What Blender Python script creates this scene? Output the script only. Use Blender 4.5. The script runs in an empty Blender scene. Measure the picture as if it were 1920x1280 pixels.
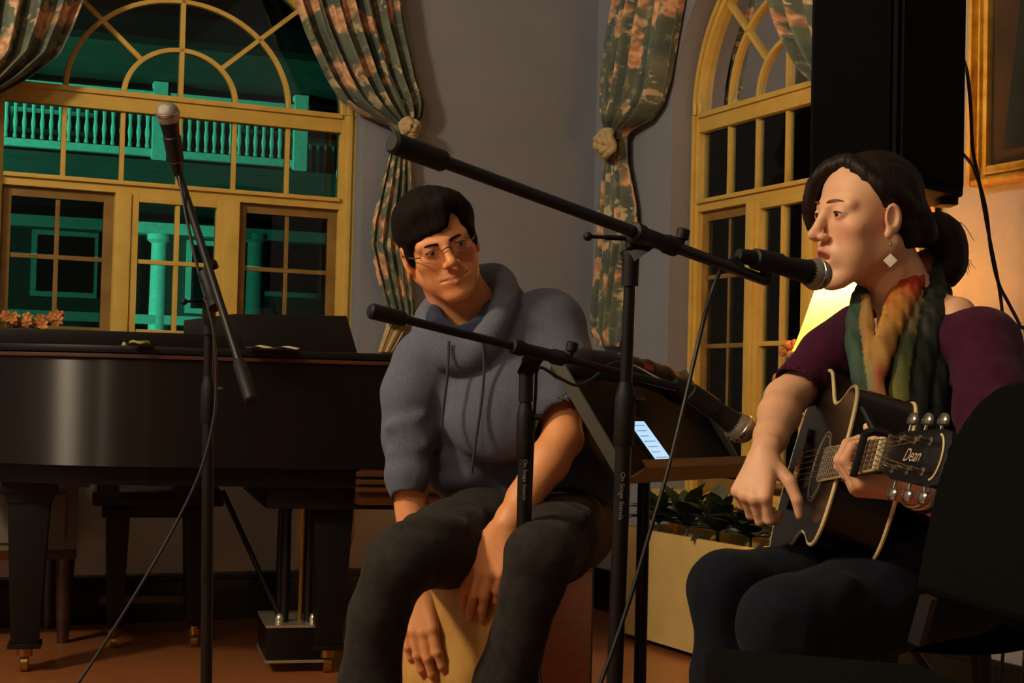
import bpy, bmesh, math, random
import numpy as np
from mathutils import Vector, Matrix
random.seed(7)
scene = bpy.context.scene
COL = scene.collection

# ---------------------------------------------------------------- camera
F = 2900.0; CAM_H = 0.82
_roll = math.radians(1.4); _pitch = math.atan(105 / F)
_r = np.array([math.cos(_roll), 0, math.sin(_roll)])
_u0 = np.array([-math.sin(_roll), 0, math.cos(_roll)])
_f0 = np.array([0, 1.0, 0])
_f = _f0 * math.cos(_pitch) + _u0 * math.sin(_pitch)
_u = _u0 * math.cos(_pitch) - _f0 * math.sin(_pitch)
CAM = np.array([0, 0, CAM_H])
cam_data = bpy.data.cameras.new('camera'); cam = bpy.data.objects.new('camera', cam_data)
COL.objects.link(cam); scene.camera = cam
cam_data.sensor_width = 36.0; cam_data.lens = 36.0 * F / 1920.0
cam_data.clip_start = 0.05; cam_data.clip_end = 200
cam.matrix_world = Matrix(((_r[0], _u[0], -_f[0], CAM[0]), (_r[1], _u[1], -_f[1], CAM[1]),
                           (_r[2], _u[2], -_f[2], CAM[2]), (0, 0, 0, 1)))

def ray(x, y): return _f + _r * (x - 960) / F - _u * (y - 640) / F
def V(x, y, d): return CAM + ray(x, y) * d            # a point seen at pixel (x, y), d metres deep
def on_plane(x, y, p, n):
    q = ray(x, y); return CAM + q * (np.dot(np.asarray(p) - CAM, n) / np.dot(q, n))
UP = np.array([0, 0, 1.0])
def nrm(v): v = np.asarray(v, float); return v / np.linalg.norm(v)
def A_(*v): return np.array(v, float)

# ---------------------------------------------------------------- view, world
scene.view_settings.view_transform = 'Standard'; scene.view_settings.look = 'None'
scene.view_settings.gamma = 1.0; scene.view_settings.use_curve_mapping = False
scene.view_settings.exposure = 0.0
world = bpy.data.worlds.new('night'); scene.world = world; world.use_nodes = True
world.node_tree.nodes['Background'].inputs[0].default_value = (0.004, 0.012, 0.014, 1)
world.node_tree.nodes['Background'].inputs[1].default_value = 1.0

# ---------------------------------------------------------------- lamps of the hall
def lamp(name, kind, loc, power, color, size=0.2, target=None, spot=None):
    d = bpy.data.lights.new(name, kind); d.energy = power; d.color = color
    if kind == 'AREA': d.shape = 'DISK'; d.size = size
    else: d.shadow_soft_size = size
    if spot: d.spot_size = math.radians(spot); d.spot_blend = 0.6
    o = bpy.data.objects.new(name, d); COL.objects.link(o); o.location = loc
    if target is not None:
        o.rotation_euler = (Vector(target) - Vector(loc)).to_track_quat('-Z', 'Y').to_euler()
    return o
WARM = (1.0, 0.80, 0.56)
lamp('ceiling_lamp', 'POINT', (-2.8, 1.3, 3.1), 390, WARM, 0.2)
lamp('ceiling_lamp', 'POINT', (-1.6, -0.4, 3.3), 80, WARM, 0.2)
# porch flood lamp outside that lights the house across the yard
lamp('porch_flood_lamp', 'SPOT', (-9.5, 9.5, 1.6), 2500, (0.09, 1.0, 0.56), 0.3, (-3.6, 19.0, 3.6), 95)

# ---------------------------------------------------------------- materials
MATS = {}
def rgb(h):
    h = h.lstrip('#'); c = [int(h[i:i + 2], 16) / 255 for i in (0, 2, 4)]
    return tuple(((v / 12.92) if v <= 0.04045 else ((v + 0.055) / 1.055) ** 2.4) for v in c) + (1,)
def mat(name, col, rough=0.6, metal=0.0, col2=None, scale=20, stretch=(1, 1, 1), bump=0.0, bscale=None, detail=4,
        spec=0.5, coat=0.0, sheen=0.0, sss=0.0, emit=None, estr=0.0, rough2=None):
    if name in MATS: return MATS[name]
    m = bpy.data.materials.new(name); m.use_nodes = True; nt = m.node_tree; N = nt.nodes; L = nt.links
    b = N['Principled BSDF']; c = rgb(col) if isinstance(col, str) else col
    b.inputs['Base Color'].default_value = c; b.inputs['Roughness'].default_value = rough
    b.inputs['Metallic'].default_value = metal; b.inputs['Specular IOR Level'].default_value = spec
    b.inputs['Coat Weight'].default_value = coat
    b.inputs['Sheen Weight'].default_value = sheen
    if sss:
        b.inputs['Subsurface Weight'].default_value = sss; b.inputs['Subsurface Radius'].default_value = (0.01, 0.004, 0.002)
        b.inputs['Subsurface Scale'].default_value = 1.0
    if emit:
        b.inputs['Emission Color'].default_value = rgb(emit); b.inputs['Emission Strength'].default_value = estr
    tc = N.new('ShaderNodeTexCoord'); mp = N.new('ShaderNodeMapping'); mp.inputs['Scale'].default_value = stretch
    L.new(tc.outputs['Object'], mp.inputs['Vector'])
    nz = N.new('ShaderNodeTexNoise'); nz.inputs['Scale'].default_value = scale; nz.inputs['Detail'].default_value = detail
    L.new(mp.outputs[0], nz.inputs['Vector'])
    c2 = rgb(col2) if isinstance(col2, str) else (col2 if col2 else tuple(v * 0.82 for v in c[:3]) + (1,))
    rp = N.new('ShaderNodeValToRGB'); rp.color_ramp.elements[0].position = 0.32; rp.color_ramp.elements[1].position = 0.68
    rp.color_ramp.elements[0].color = c2; rp.color_ramp.elements[1].color = c
    L.new(nz.outputs['Fac'], rp.inputs[0]); L.new(rp.outputs[0], b.inputs['Base Color'])
    if bump:
        n2 = N.new('ShaderNodeTexNoise'); n2.inputs['Scale'].default_value = bscale or scale * 3; n2.inputs['Detail'].default_value = 3
        L.new(mp.outputs[0], n2.inputs['Vector'])
        bp = N.new('ShaderNodeBump'); bp.inputs['Strength'].default_value = bump; bp.inputs['Distance'].default_value = 0.004
        L.new(n2.outputs['Fac'], bp.inputs['Height']); L.new(bp.outputs[0], b.inputs['Normal'])
    MATS[name] = m; return m

def glass_mat(name, tint=(0.9, 0.95, 0.93, 1), refl=1.0):
    m = bpy.data.materials.new(name); m.use_nodes = True; nt = m.node_tree; N = nt.nodes; L = nt.links
    N.remove(N['Principled BSDF']); out = N['Material Output']
    t = N.new('ShaderNodeBsdfTransparent'); t.inputs[0].default_value = tint
    g = N.new('ShaderNodeBsdfGlossy'); g.inputs['Roughness'].default_value = 0.02
    fr = N.new('ShaderNodeFresnel'); fr.inputs[0].default_value = 1.5
    nz = N.new('ShaderNodeTexNoise'); nz.inputs['Scale'].default_value = 3.0
    bp = N.new('ShaderNodeBump'); bp.inputs['Strength'].default_value = 0.03; L.new(nz.outputs[0], bp.inputs['Height'])
    L.new(bp.outputs[0], g.inputs['Normal'])
    mx = N.new('ShaderNodeMixShader'); L.new(fr.outputs[0], mx.inputs[0]); L.new(t.outputs[0], mx.inputs[1]); L.new(g.outputs[0], mx.inputs[2])
    L.new(mx.outputs[0], out.inputs[0]); MATS[name] = m; return m

# ---------------------------------------------------------------- object helpers
WLOC = {}                                            # world location of the Empties
def tag(o, label=None, cat=None, group=None, kind=None):
    if label: o['label'] = label
    if cat: o['category'] = cat
    if group: o['group'] = group
    if kind: o['kind'] = kind
    return o
def thing(name, label, cat, loc, group=None, kind=None):
    o = bpy.data.objects.new(name, None); COL.objects.link(o); o.empty_display_size = 0.05
    o.location = [float(v) for v in loc]; WLOC[o.name] = Vector(o.location)
    return tag(o, label, cat, group, kind)
def place(o, parent):
    if parent is not None:
        o.parent = parent
        if parent.name in WLOC: o.matrix_parent_inverse = Matrix.Translation(-WLOC[parent.name])
    return o
def link(name, me, m, parent=None, smooth=True):
    me.materials.append(m) if m else None
    if smooth:
        for p in me.polygons: p.use_smooth = True
    o = bpy.data.objects.new(name, me); COL.objects.link(o)
    return place(o, parent)
def meshdata(name, verts, faces):
    me = bpy.data.meshes.new(name); me.from_pydata([tuple(map(float, v)) for v in verts], [], [tuple(f) for f in faces]); me.update(); return me

class MB:
    """collects shapes into one mesh (one part)"""
    def __init__(self): self.v = []; self.f = []
    def add(self, vs, fs):
        o = len(self.v); self.v += [tuple(map(float, p)) for p in vs]; self.f += [tuple(i + o for i in q) for q in fs]; return self
    def box(self, c, ax, ay, az):                   # centre and three half-axis vectors
        c = np.asarray(c, float); ax, ay, az = map(lambda q: np.asarray(q, float), (ax, ay, az)); P = []
        for k in (-1, 1):
            for j in (-1, 1):
                for i in (-1, 1): P.append(c + ax * i + ay * j + az * k)
        fs = [(0, 2, 3, 1), (4, 5, 7, 6), (0, 1, 5, 4), (2, 6, 7, 3), (0, 4, 6, 2), (1, 3, 7, 5)]
        if np.dot(np.cross(ax, ay), az) < 0: fs = [q[::-1] for q in fs]
        return self.add(P, fs)
    def aabox(self, lo, hi):
        lo = np.asarray(lo, float); hi = np.asarray(hi, float); h = (hi - lo) / 2
        return self.box((lo + hi) / 2, (h[0], 0, 0), (0, h[1], 0), (0, 0, h[2]))
    def tube(self, pts, rad, n=12, cap=True, flat=None):   # swept tube, radius per point; flat=(vector, factor)
        pts = [np.asarray(p, float) for p in pts]; m = len(pts)
        rad = [rad] * m if np.isscalar(rad) else rad
        T = [nrm(pts[min(i + 1, m - 1)] - pts[max(i - 1, 0)]) for i in range(m)]
        ref = UP if abs(T[0][2]) < 0.9 else A_(1, 0, 0)
        X = nrm(np.cross(ref, T[0])); vs = []
        for i in range(m):
            X = X - T[i] * np.dot(X, T[i]); X = nrm(X); Y = np.cross(T[i], X)
            for k in range(n):
                t = 2 * math.pi * k / n; w = (X * math.cos(t) + Y * math.sin(t)) * rad[i]
                if flat is not None: w = w + flat[0] * np.dot(w, flat[0]) * (flat[1] - 1)
                vs.append(pts[i] + w)
        fs = []
        for i in range(m - 1):
            for k in range(n):
                k2 = (k + 1) % n; fs.append((i * n + k, i * n + k2, (i + 1) * n + k2, (i + 1) * n + k))
        if cap: fs.append(tuple(range(n - 1, -1, -1))); fs.append(tuple((m - 1) * n + k for k in range(n)))
        return self.add(vs, fs)
    def lathe(self, p0, axis, prof, n=24):           # prof: (height along axis, radius)
        axis = nrm(axis); p0 = np.asarray(p0, float)
        ref = UP if abs(axis[2]) < 0.9 else A_(1, 0, 0); X = nrm(np.cross(ref, axis)); Y = np.cross(axis, X); vs = []
        for h, r_ in prof:
            for k in range(n):
                t = 2 * math.pi * k / n; vs.append(p0 + axis * h + (X * math.cos(t) + Y * math.sin(t)) * max(r_, 1e-5))
        fs = []
        for i in range(len(prof) - 1):
            for k in range(n):
                k2 = (k + 1) % n; fs.append((i * n + k, i * n + k2, (i + 1) * n + k2, (i + 1) * n + k))
        fs.append(tuple(range(n - 1, -1, -1))); fs.append(tuple((len(prof) - 1) * n + k for k in range(n)))
        return self.add(vs, fs)
    def sphere(self, c, r_, n=16):
        rr = r_ if not np.isscalar(r_) else (r_, r_, r_); c = np.asarray(c, float); vs = [c + A_(0, 0, -rr[2])]
        for i in range(1, n // 2):
            p = -math.pi / 2 + math.pi * i / (n // 2)
            for k in range(n):
                t = 2 * math.pi * k / n; vs.append(c + A_(rr[0] * math.cos(p) * math.cos(t), rr[1] * math.cos(p) * math.sin(t), rr[2] * math.sin(p)))
        vs.append(c + A_(0, 0, rr[2])); fs = []; R = n // 2 - 1; top = len(vs) - 1
        for k in range(n): fs.append((0, 1 + (k + 1) % n, 1 + k))
        for i in range(R - 1):
            for k in range(n):
                k2 = (k + 1) % n; fs.append((1 + i * n + k, 1 + i * n + k2, 1 + (i + 1) * n + k2, 1 + (i + 1) * n + k))
        for k in range(n): fs.append((1 + (R - 1) * n + k, 1 + (R - 1) * n + (k + 1) % n, top))
        return self.add(vs, fs)
    def prism(self, outline, ext):                   # planar closed outline extruded by the vector ext
        o = [np.asarray(p, float) for p in outline]; e = np.asarray(ext, float); n = len(o)
        nn = sum((np.cross(o[i] - o[0], o[(i + 1) % n] - o[0]) for i in range(n)), np.zeros(3))
        if np.dot(nn, e) < 0: o = o[::-1]
        fs = [tuple(range(n - 1, -1, -1)), tuple(range(n, 2 * n))] + [(i, (i + 1) % n, n + (i + 1) % n, n + i) for i in range(n)]
        return self.add(o + [p + e for p in o], fs)
    def grid(self, P):                               # open surface from rows of points
        P = np.asarray(P, float); a_, b_ = P.shape[:2]
        return self.add(P.reshape(-1, 3), [(i * b_ + j, i * b_ + j + 1, (i + 1) * b_ + j + 1, (i + 1) * b_ + j) for i in range(a_ - 1) for j in range(b_ - 1)])
    def build(self, name, m, parent=None, bevel=0.0, smooth=False, seg=2, ang=40):
        me = meshdata(name, self.v, self.f)
        if bevel:
            bm = bmesh.new(); bm.from_mesh(me)
            es = [e for e in bm.edges if len(e.link_faces) == 2 and e.calc_face_angle(0) > math.radians(30)]
            bmesh.ops.bevel(bm, geom=es, offset=bevel, segments=seg, affect='EDGES', profile=0.7, clamp_overlap=True)
            bm.to_mesh(me); bm.free()
        o = link(name, me, m, parent, False)
        if smooth or bevel:
            for p in me.polygons: p.use_smooth = True
            me.set_sharp_from_angle(angle=math.radians(ang))
        return o

def spline(pts, n=8):                                # Catmull-Rom through 3-D points
    P = [np.asarray(p, float) for p in pts]; P = [2 * P[0] - P[1]] + P + [2 * P[-1] - P[-2]]; out = []
    for i in range(1, len(P) - 2):
        for k in range(n):
            t = k / n; a, b, c, d = P[i - 1], P[i], P[i + 1], P[i + 2]
            out.append(0.5 * (2 * b + (c - a) * t + (2 * a - 5 * b + 4 * c - d) * t * t + (3 * b - a - 3 * c + d) * t ** 3))
    out.append(P[-2]); return out
def interp(keys, t):                                 # keys: rows (t, v...)
    k = np.asarray(keys, float); return np.array([np.interp(t, k[:, 0], k[:, j]) for j in range(1, k.shape[1])])

# ---------------------------------------------------------------- implicit surfaces for soft bodies
class Sdf:
    def __init__(self, lo, hi, h):
        self.lo = np.asarray(lo, float); self.h = h
        self.n = np.ceil((np.asarray(hi, float) - self.lo) / h).astype(int) + 1
        self.F = np.full(self.n, 0.2, np.float32)
    def sl(self, lo, hi):
        i0 = np.clip(np.floor((np.asarray(lo) - self.lo) / self.h).astype(int), 0, self.n - 1)
        i1 = np.clip(np.ceil((np.asarray(hi) - self.lo) / self.h).astype(int) + 1, 1, self.n)
        if np.any(i1 <= i0): return None, None
        s = tuple(slice(a, b) for a, b in zip(i0, i1))
        ax = [(self.lo[k] + self.h * np.arange(i0[k], i1[k])).astype(np.float32) for k in range(3)]
        return s, (ax[0][:, None, None], ax[1][None, :, None], ax[2][None, None, :])
    def mix(self, s, d, k, op):
        Fs = self.F[s]
        if op == '+':
            h = np.clip(0.5 + 0.5 * (Fs - d) / k, 0, 1) if k else (Fs > d).astype(np.float32)
            self.F[s] = Fs * (1 - h) + d * h - k * h * (1 - h)
        else:
            d = -d; h = np.clip(0.5 - 0.5 * (Fs - d) / k, 0, 1)
            self.F[s] = Fs * (1 - h) + d * h + k * h * (1 - h)
    def cone(self, a, b, ra, rb, k=0.01, op='+', flat=None):
        a = np.asarray(a, float); b = np.asarray(b, float); m = (max(ra, rb)) * (1 if flat is None else max(1, flat[1])) + k + 2 * self.h + 0.012
        s, P = self.sl(np.minimum(a, b) - m, np.maximum(a, b) + m)
        if s is None: return self
        ab = b - a; L = max(float(ab @ ab), 1e-9)
        q = [P[i] - np.float32(a[i]) for i in range(3)]
        t = np.clip((q[0] * ab[0] + q[1] * ab[1] + q[2] * ab[2]) / L, 0, 1).astype(np.float32)
        e = [q[i] - t * np.float32(ab[i]) for i in range(3)]
        if flat is not None:
            n = flat[0]; dn = (e[0] * n[0] + e[1] * n[1] + e[2] * n[2]) * (1 / flat[1] - 1)
            e = [e[i] + dn * n[i] for i in range(3)]
        d = np.sqrt(e[0] ** 2 + e[1] ** 2 + e[2] ** 2) - (ra + t * (rb - ra))
        if flat is not None and flat[1] < 1: d = d * np.float32(0.5 + 0.5 * flat[1])
        self.mix(s, d.astype(np.float32), k, op); return self
    def path(self, pts, rad, k=0.01, op='+', flat=None):
        rad = [rad] * len(pts) if np.isscalar(rad) else rad
        for i in range(len(pts) - 1): self.cone(pts[i], pts[i + 1], rad[i], rad[i + 1], k, op, flat)
        return self
    def ell(self, c, radii, k=0.01, op='+', R=None):
        c = np.asarray(c, float); m = max(radii) + k + 2 * self.h + 0.012
        s, P = self.sl(c - m, c + m)
        if s is None: return self
        q = [P[i] - np.float32(c[i]) for i in range(3)]
        if R is not None: q = [sum(q[j] * np.float32(R[j][i]) for j in range(3)) for i in range(3)]   # R columns = local axes
        k0 = np.sqrt(sum((q[i] / radii[i]) ** 2 for i in range(3))) + 1e-6; k1 = np.sqrt(sum((q[i] / radii[i] ** 2) ** 2 for i in range(3))) + 1e-6
        self.mix(s, (k0 * (k0 - 1) / k1).astype(np.float32), k, op); return self
    def wob(self, fn, lo=None, hi=None):             # displace near the surface by fn(x, y, z)
        s, P = self.sl(self.lo if lo is None else lo, self.lo + self.h * self.n if hi is None else hi)
        Fs = self.F[s]; near = np.abs(Fs) < 0.04; i = np.nonzero(near)
        X = P[0].ravel()[i[0]]; Y = P[1].ravel()[i[1]]; Z = P[2].ravel()[i[2]]
        Fs[i] += fn(X, Y, Z).astype(np.float32); return self
    def plane(self, p, n, k=0.004):                  # cut away the side the normal points to
        p = np.asarray(p, float); n = nrm(n); s, P = self.sl(self.lo, self.lo + self.h * self.n)
        d = (P[0] - p[0]) * n[0] + (P[1] - p[1]) * n[1] + (P[2] - p[2]) * n[2]
        self.F = np.maximum(self.F, d.astype(np.float32)); return self
    def mesh(self, name, smooth=2):
        Fv = self.F; Fv[0] = Fv[-1] = 0.1; Fv[:, 0] = Fv[:, -1] = 0.1; Fv[:, :, 0] = Fv[:, :, -1] = 0.1
        S = Fv < 0; n = np.array(Fv.shape)
        cnt = np.zeros(n - 1, np.int8)
        for dx in (0, 1):
            for dy in (0, 1):
                for dz in (0, 1): cnt += S[dx:n[0] - 1 + dx, dy:n[1] - 1 + dy, dz:n[2] - 1 + dz]
        ijk = np.argwhere((cnt > 0) & (cnt < 8)); idx = np.full(n - 1, -1, np.int32); idx[tuple(ijk.T)] = np.arange(len(ijk))
        off = np.array([(x, y, z) for x in (0, 1) for y in (0, 1) for z in (0, 1)])
        cv = np.stack([Fv[tuple((ijk + o).T)] for o in off], 1); pos = np.zeros((len(ijk), 3)); num = np.zeros(len(ijk))
        for a in range(8):
            for b in range(a + 1, 8):
                if np.abs(off[a] - off[b]).sum() != 1: continue
                va, vb = cv[:, a], cv[:, b]; x = (va < 0) != (vb < 0); t = np.where(x, va / np.where(x, va - vb, 1), 0)
                pos += np.where(x[:, None], off[a] + t[:, None] * (off[b] - off[a]), 0); num += x
        verts = self.lo + self.h * (ijk + pos / num[:, None]); quads = []
        for ax in range(3):
            o = [0, 0, 0]; o[ax] = 1; b, c = [(1, 2), (2, 0), (0, 1)][ax]
            s0 = S[tuple(slice(0, n[k] - o[k]) for k in range(3))]; s1 = S[tuple(slice(o[k], n[k]) for k in range(3))]
            e = np.argwhere(s0 != s1); db = np.zeros(3, int); db[b] = 1; dc = np.zeros(3, int); dc[c] = 1
            q = np.stack([idx[tuple((e - db - dc).T)], idx[tuple((e - dc).T)], idx[tuple(e.T)], idx[tuple((e - db).T)]], 1)
            fl = s0[tuple(e.T)]; q[~fl] = q[~fl][:, ::-1]; quads.append(q)
        quads = np.concatenate(quads)
        for _ in range(smooth):                      # light Laplacian smoothing
            acc = np.zeros_like(verts); w = np.zeros(len(verts))
            for k in range(4):
                i, j = quads[:, k], quads[:, (k + 1) % 4]
                for c_ in range(3): acc[:, c_] += np.bincount(i, verts[j, c_], len(verts)) + np.bincount(j, verts[i, c_], len(verts))
                w += np.bincount(i, minlength=len(verts)) + np.bincount(j, minlength=len(verts))
            verts = verts * 0.45 + acc / w[:, None] * 0.55
        me = bpy.data.meshes.new(name); me.vertices.add(len(verts)); me.vertices.foreach_set('co', verts.astype(np.float32).ravel())
        me.loops.add(quads.size); me.loops.foreach_set('vertex_index', quads.astype(np.int32).ravel())
        me.polygons.add(len(quads)); me.polygons.foreach_set('loop_start', np.arange(0, quads.size, 4, dtype=np.int32))
        me.polygons.foreach_set('loop_total', np.full(len(quads), 4, np.int32)); me.update(calc_edges=True); me.validate()
        self.verts = verts; return me
def color_attr(me, cols):                            # per-vertex colour of the thing itself (print, lips, dye)
    a = me.color_attributes.new('tint', 'FLOAT_COLOR', 'POINT'); c = np.ones((len(me.vertices), 4), np.float32); c[:, :3] = cols
    a.data.foreach_set('color', c.ravel())
def attr_mat(name, rough=0.5, bump=0.0, bscale=200, sss=0.0, sheen=0.0, spec=0.5, stretch=(1, 1, 1), var=0.12):
    m = mat(name, '#808080', rough, bump=bump, bscale=bscale, sss=sss, sheen=sheen, spec=spec, stretch=stretch, scale=60)
    nt = m.node_tree; at = nt.nodes.new('ShaderNodeAttribute'); at.attribute_name = 'tint'
    b = nt.nodes['Principled BSDF']; rp = [x for x in nt.nodes if x.type == 'VALTORGB'][0]
    rp.color_ramp.elements[0].color = (1 - var,) * 3 + (1,); rp.color_ramp.elements[1].color = (1, 1, 1, 1)
    mx = nt.nodes.new('ShaderNodeMix'); mx.data_type = 'RGBA'; mx.blend_type = 'MULTIPLY'; mx.inputs[0].default_value = 1
    nt.links.new(at.outputs['Color'], mx.inputs[6]); nt.links.new(rp.outputs[0], mx.inputs[7]); nt.links.new(mx.outputs[2], b.inputs['Base Color'])
    return m
# ================================================================= the room
_A = math.radians(65)
wa = A_(math.sin(_A), math.cos(_A), 0)               # along the left wall towards the corner
wb = A_(wa[1], -wa[0], 0)                            # along the right wall towards the camera
OL = on_plane(200, 1168, (0, 0, 0), UP)
CORNER = on_plane(1100, 1000, OL, wb); CORNER[2] = 0
def GL(s, z, o=0.0): return CORNER - wa * s + wb * o + UP * z      # left wall: s from the corner, o into the room
def GR(s, z, o=0.0): return CORNER + wb * s - wa * o + UP * z      # right wall
CEIL = 3.7
m_wall = mat('wall_paint', '#7f848f', 0.75, col2='#797e89', scale=3, bump=0.12, bscale=260)
m_floor = mat('floor_wood', '#9c6238', 0.3, col2='#7c4826', scale=9, stretch=(1, 9, 1), bump=0.05, coat=0.15)
m_ceil = mat('ceiling_paint', '#b9b3a6', 0.9)
m_base = mat('baseboard_black', '#15130f', 0.35)
m_frame = mat('cream_gloss_paint', '#cfb05a', 0.4, col2='#c3a24c', scale=14, bump=0.04)
m_frame_d = mat('sash_varnished', '#8a6d38', 0.42, col2='#755a2c', scale=14)
m_glass = glass_mat('window_glass'); m_screen = glass_mat('screened_glass', (.38, .4, .39, 1))

WIN = [(GL, 1.66, 1.0), (GR, 1.187, 0.872)]; SILL = [.70, .47]
SPR = 1.877; ARZ = 0.88
def wall_with_arch(name, G, s0, s1, ctr, k, zs, th=0.14):
    mb = MB(); hw = 0.672 * k
    def blk(sa, sb, za, zb):
        if sb - sa < 1e-4 or zb - za < 1e-4: return
        P = [G(s, z, o) for o in (0, -th) for s in (sa, sb) for z in (za, zb)]
        c = sum(P) / 8; mb.box(c, (G(sb, 0) - G(sa, 0)) / 2, (G(0, 0, 0) - G(0, 0, -th)) / 2, UP * (zb - za) / 2)
    blk(s0, ctr - hw, 0, CEIL); blk(ctr + hw, s1, 0, CEIL); blk(ctr - hw, ctr + hw, 0, zs)
    n = 28; arch = lambda x: SPR + ARZ * math.sqrt(max(0, 0.672 ** 2 - (x / k) ** 2))
    xs = [-hw * math.cos(math.pi * i / n) for i in range(n + 1)]
    for i in range(n):                                # the head of the arch: sloping soffit pieces
        P = []
        for o in (0, -th):
            P += [G(ctr + xs[i], arch(xs[i]), o), G(ctr + xs[i + 1], arch(xs[i + 1]), o), G(ctr + xs[i + 1], CEIL, o), G(ctr + xs[i], CEIL, o)]
        q = [(0, 1, 2, 3), (7, 6, 5, 4), (0, 4, 5, 1), (1, 5, 6, 2), (2, 6, 7, 3), (3, 7, 4, 0)]
        mb.add(P, q)
    o = mb.build(name, m_wall); bm = bmesh.new(); bm.from_mesh(o.data); bmesh.ops.recalc_face_normals(bm, faces=bm.faces); bm.to_mesh(o.data); bm.free()
    return tag(o, kind='structure')
RW, RL = 7.0, 10.0
wall_l = wall_with_arch('wall_left', GL, -0.14, RW, *WIN[0][1:], SILL[0])
wall_r = wall_with_arch('wall_right', GR, 0.0, RL, *WIN[1][1:], SILL[1])
def slab(name, m, c, ax, ay, az): return tag(MB().box(c, ax, ay, az).build(name, m), kind='structure')
mid = CORNER - wa * RW / 2 + wb * RL / 2
slab('floor', m_floor, mid - UP * 0.05, wa * (RW / 2 + .2), wb * (RL / 2 + .2), UP * 0.05)
slab('ceiling', m_ceil, mid + UP * (CEIL + 0.05), wa * (RW / 2 + .2), wb * (RL / 2 + .2), UP * 0.05)
slab('wall_back', m_wall, CORNER - wa * RW / 2 + wb * (RL + .05) + UP * CEIL / 2, wa * RW / 2, wb * .05, UP * CEIL / 2)
slab('wall_side', m_wall, CORNER - wa * (RW + .05) + wb * RL / 2 + UP * CEIL / 2, wa * .05, wb * RL / 2, UP * CEIL / 2)
for nm, G, L_ in (('baseboard_left', GL, RW), ('baseboard_right', GR, RL)):
    mb = MB(); s_ = 0.0 if G is GL else 0.016
    mb.box((G(s_, 0.07) + G(L_, 0.07, .016)) / 2, (G(L_, 0) - G(s_, 0)) / 2, (G(0, 0, .016) - G(0, 0)) / 2, UP * .07)
    mb.box((G(s_, 0.15) + G(L_, 0.15, .01)) / 2, (G(L_, 0) - G(s_, 0)) / 2, (G(0, 0, .01) - G(0, 0)) / 2, UP * .01)
    tag(mb.build(nm, m_base, bevel=.002), kind='structure')

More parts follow.
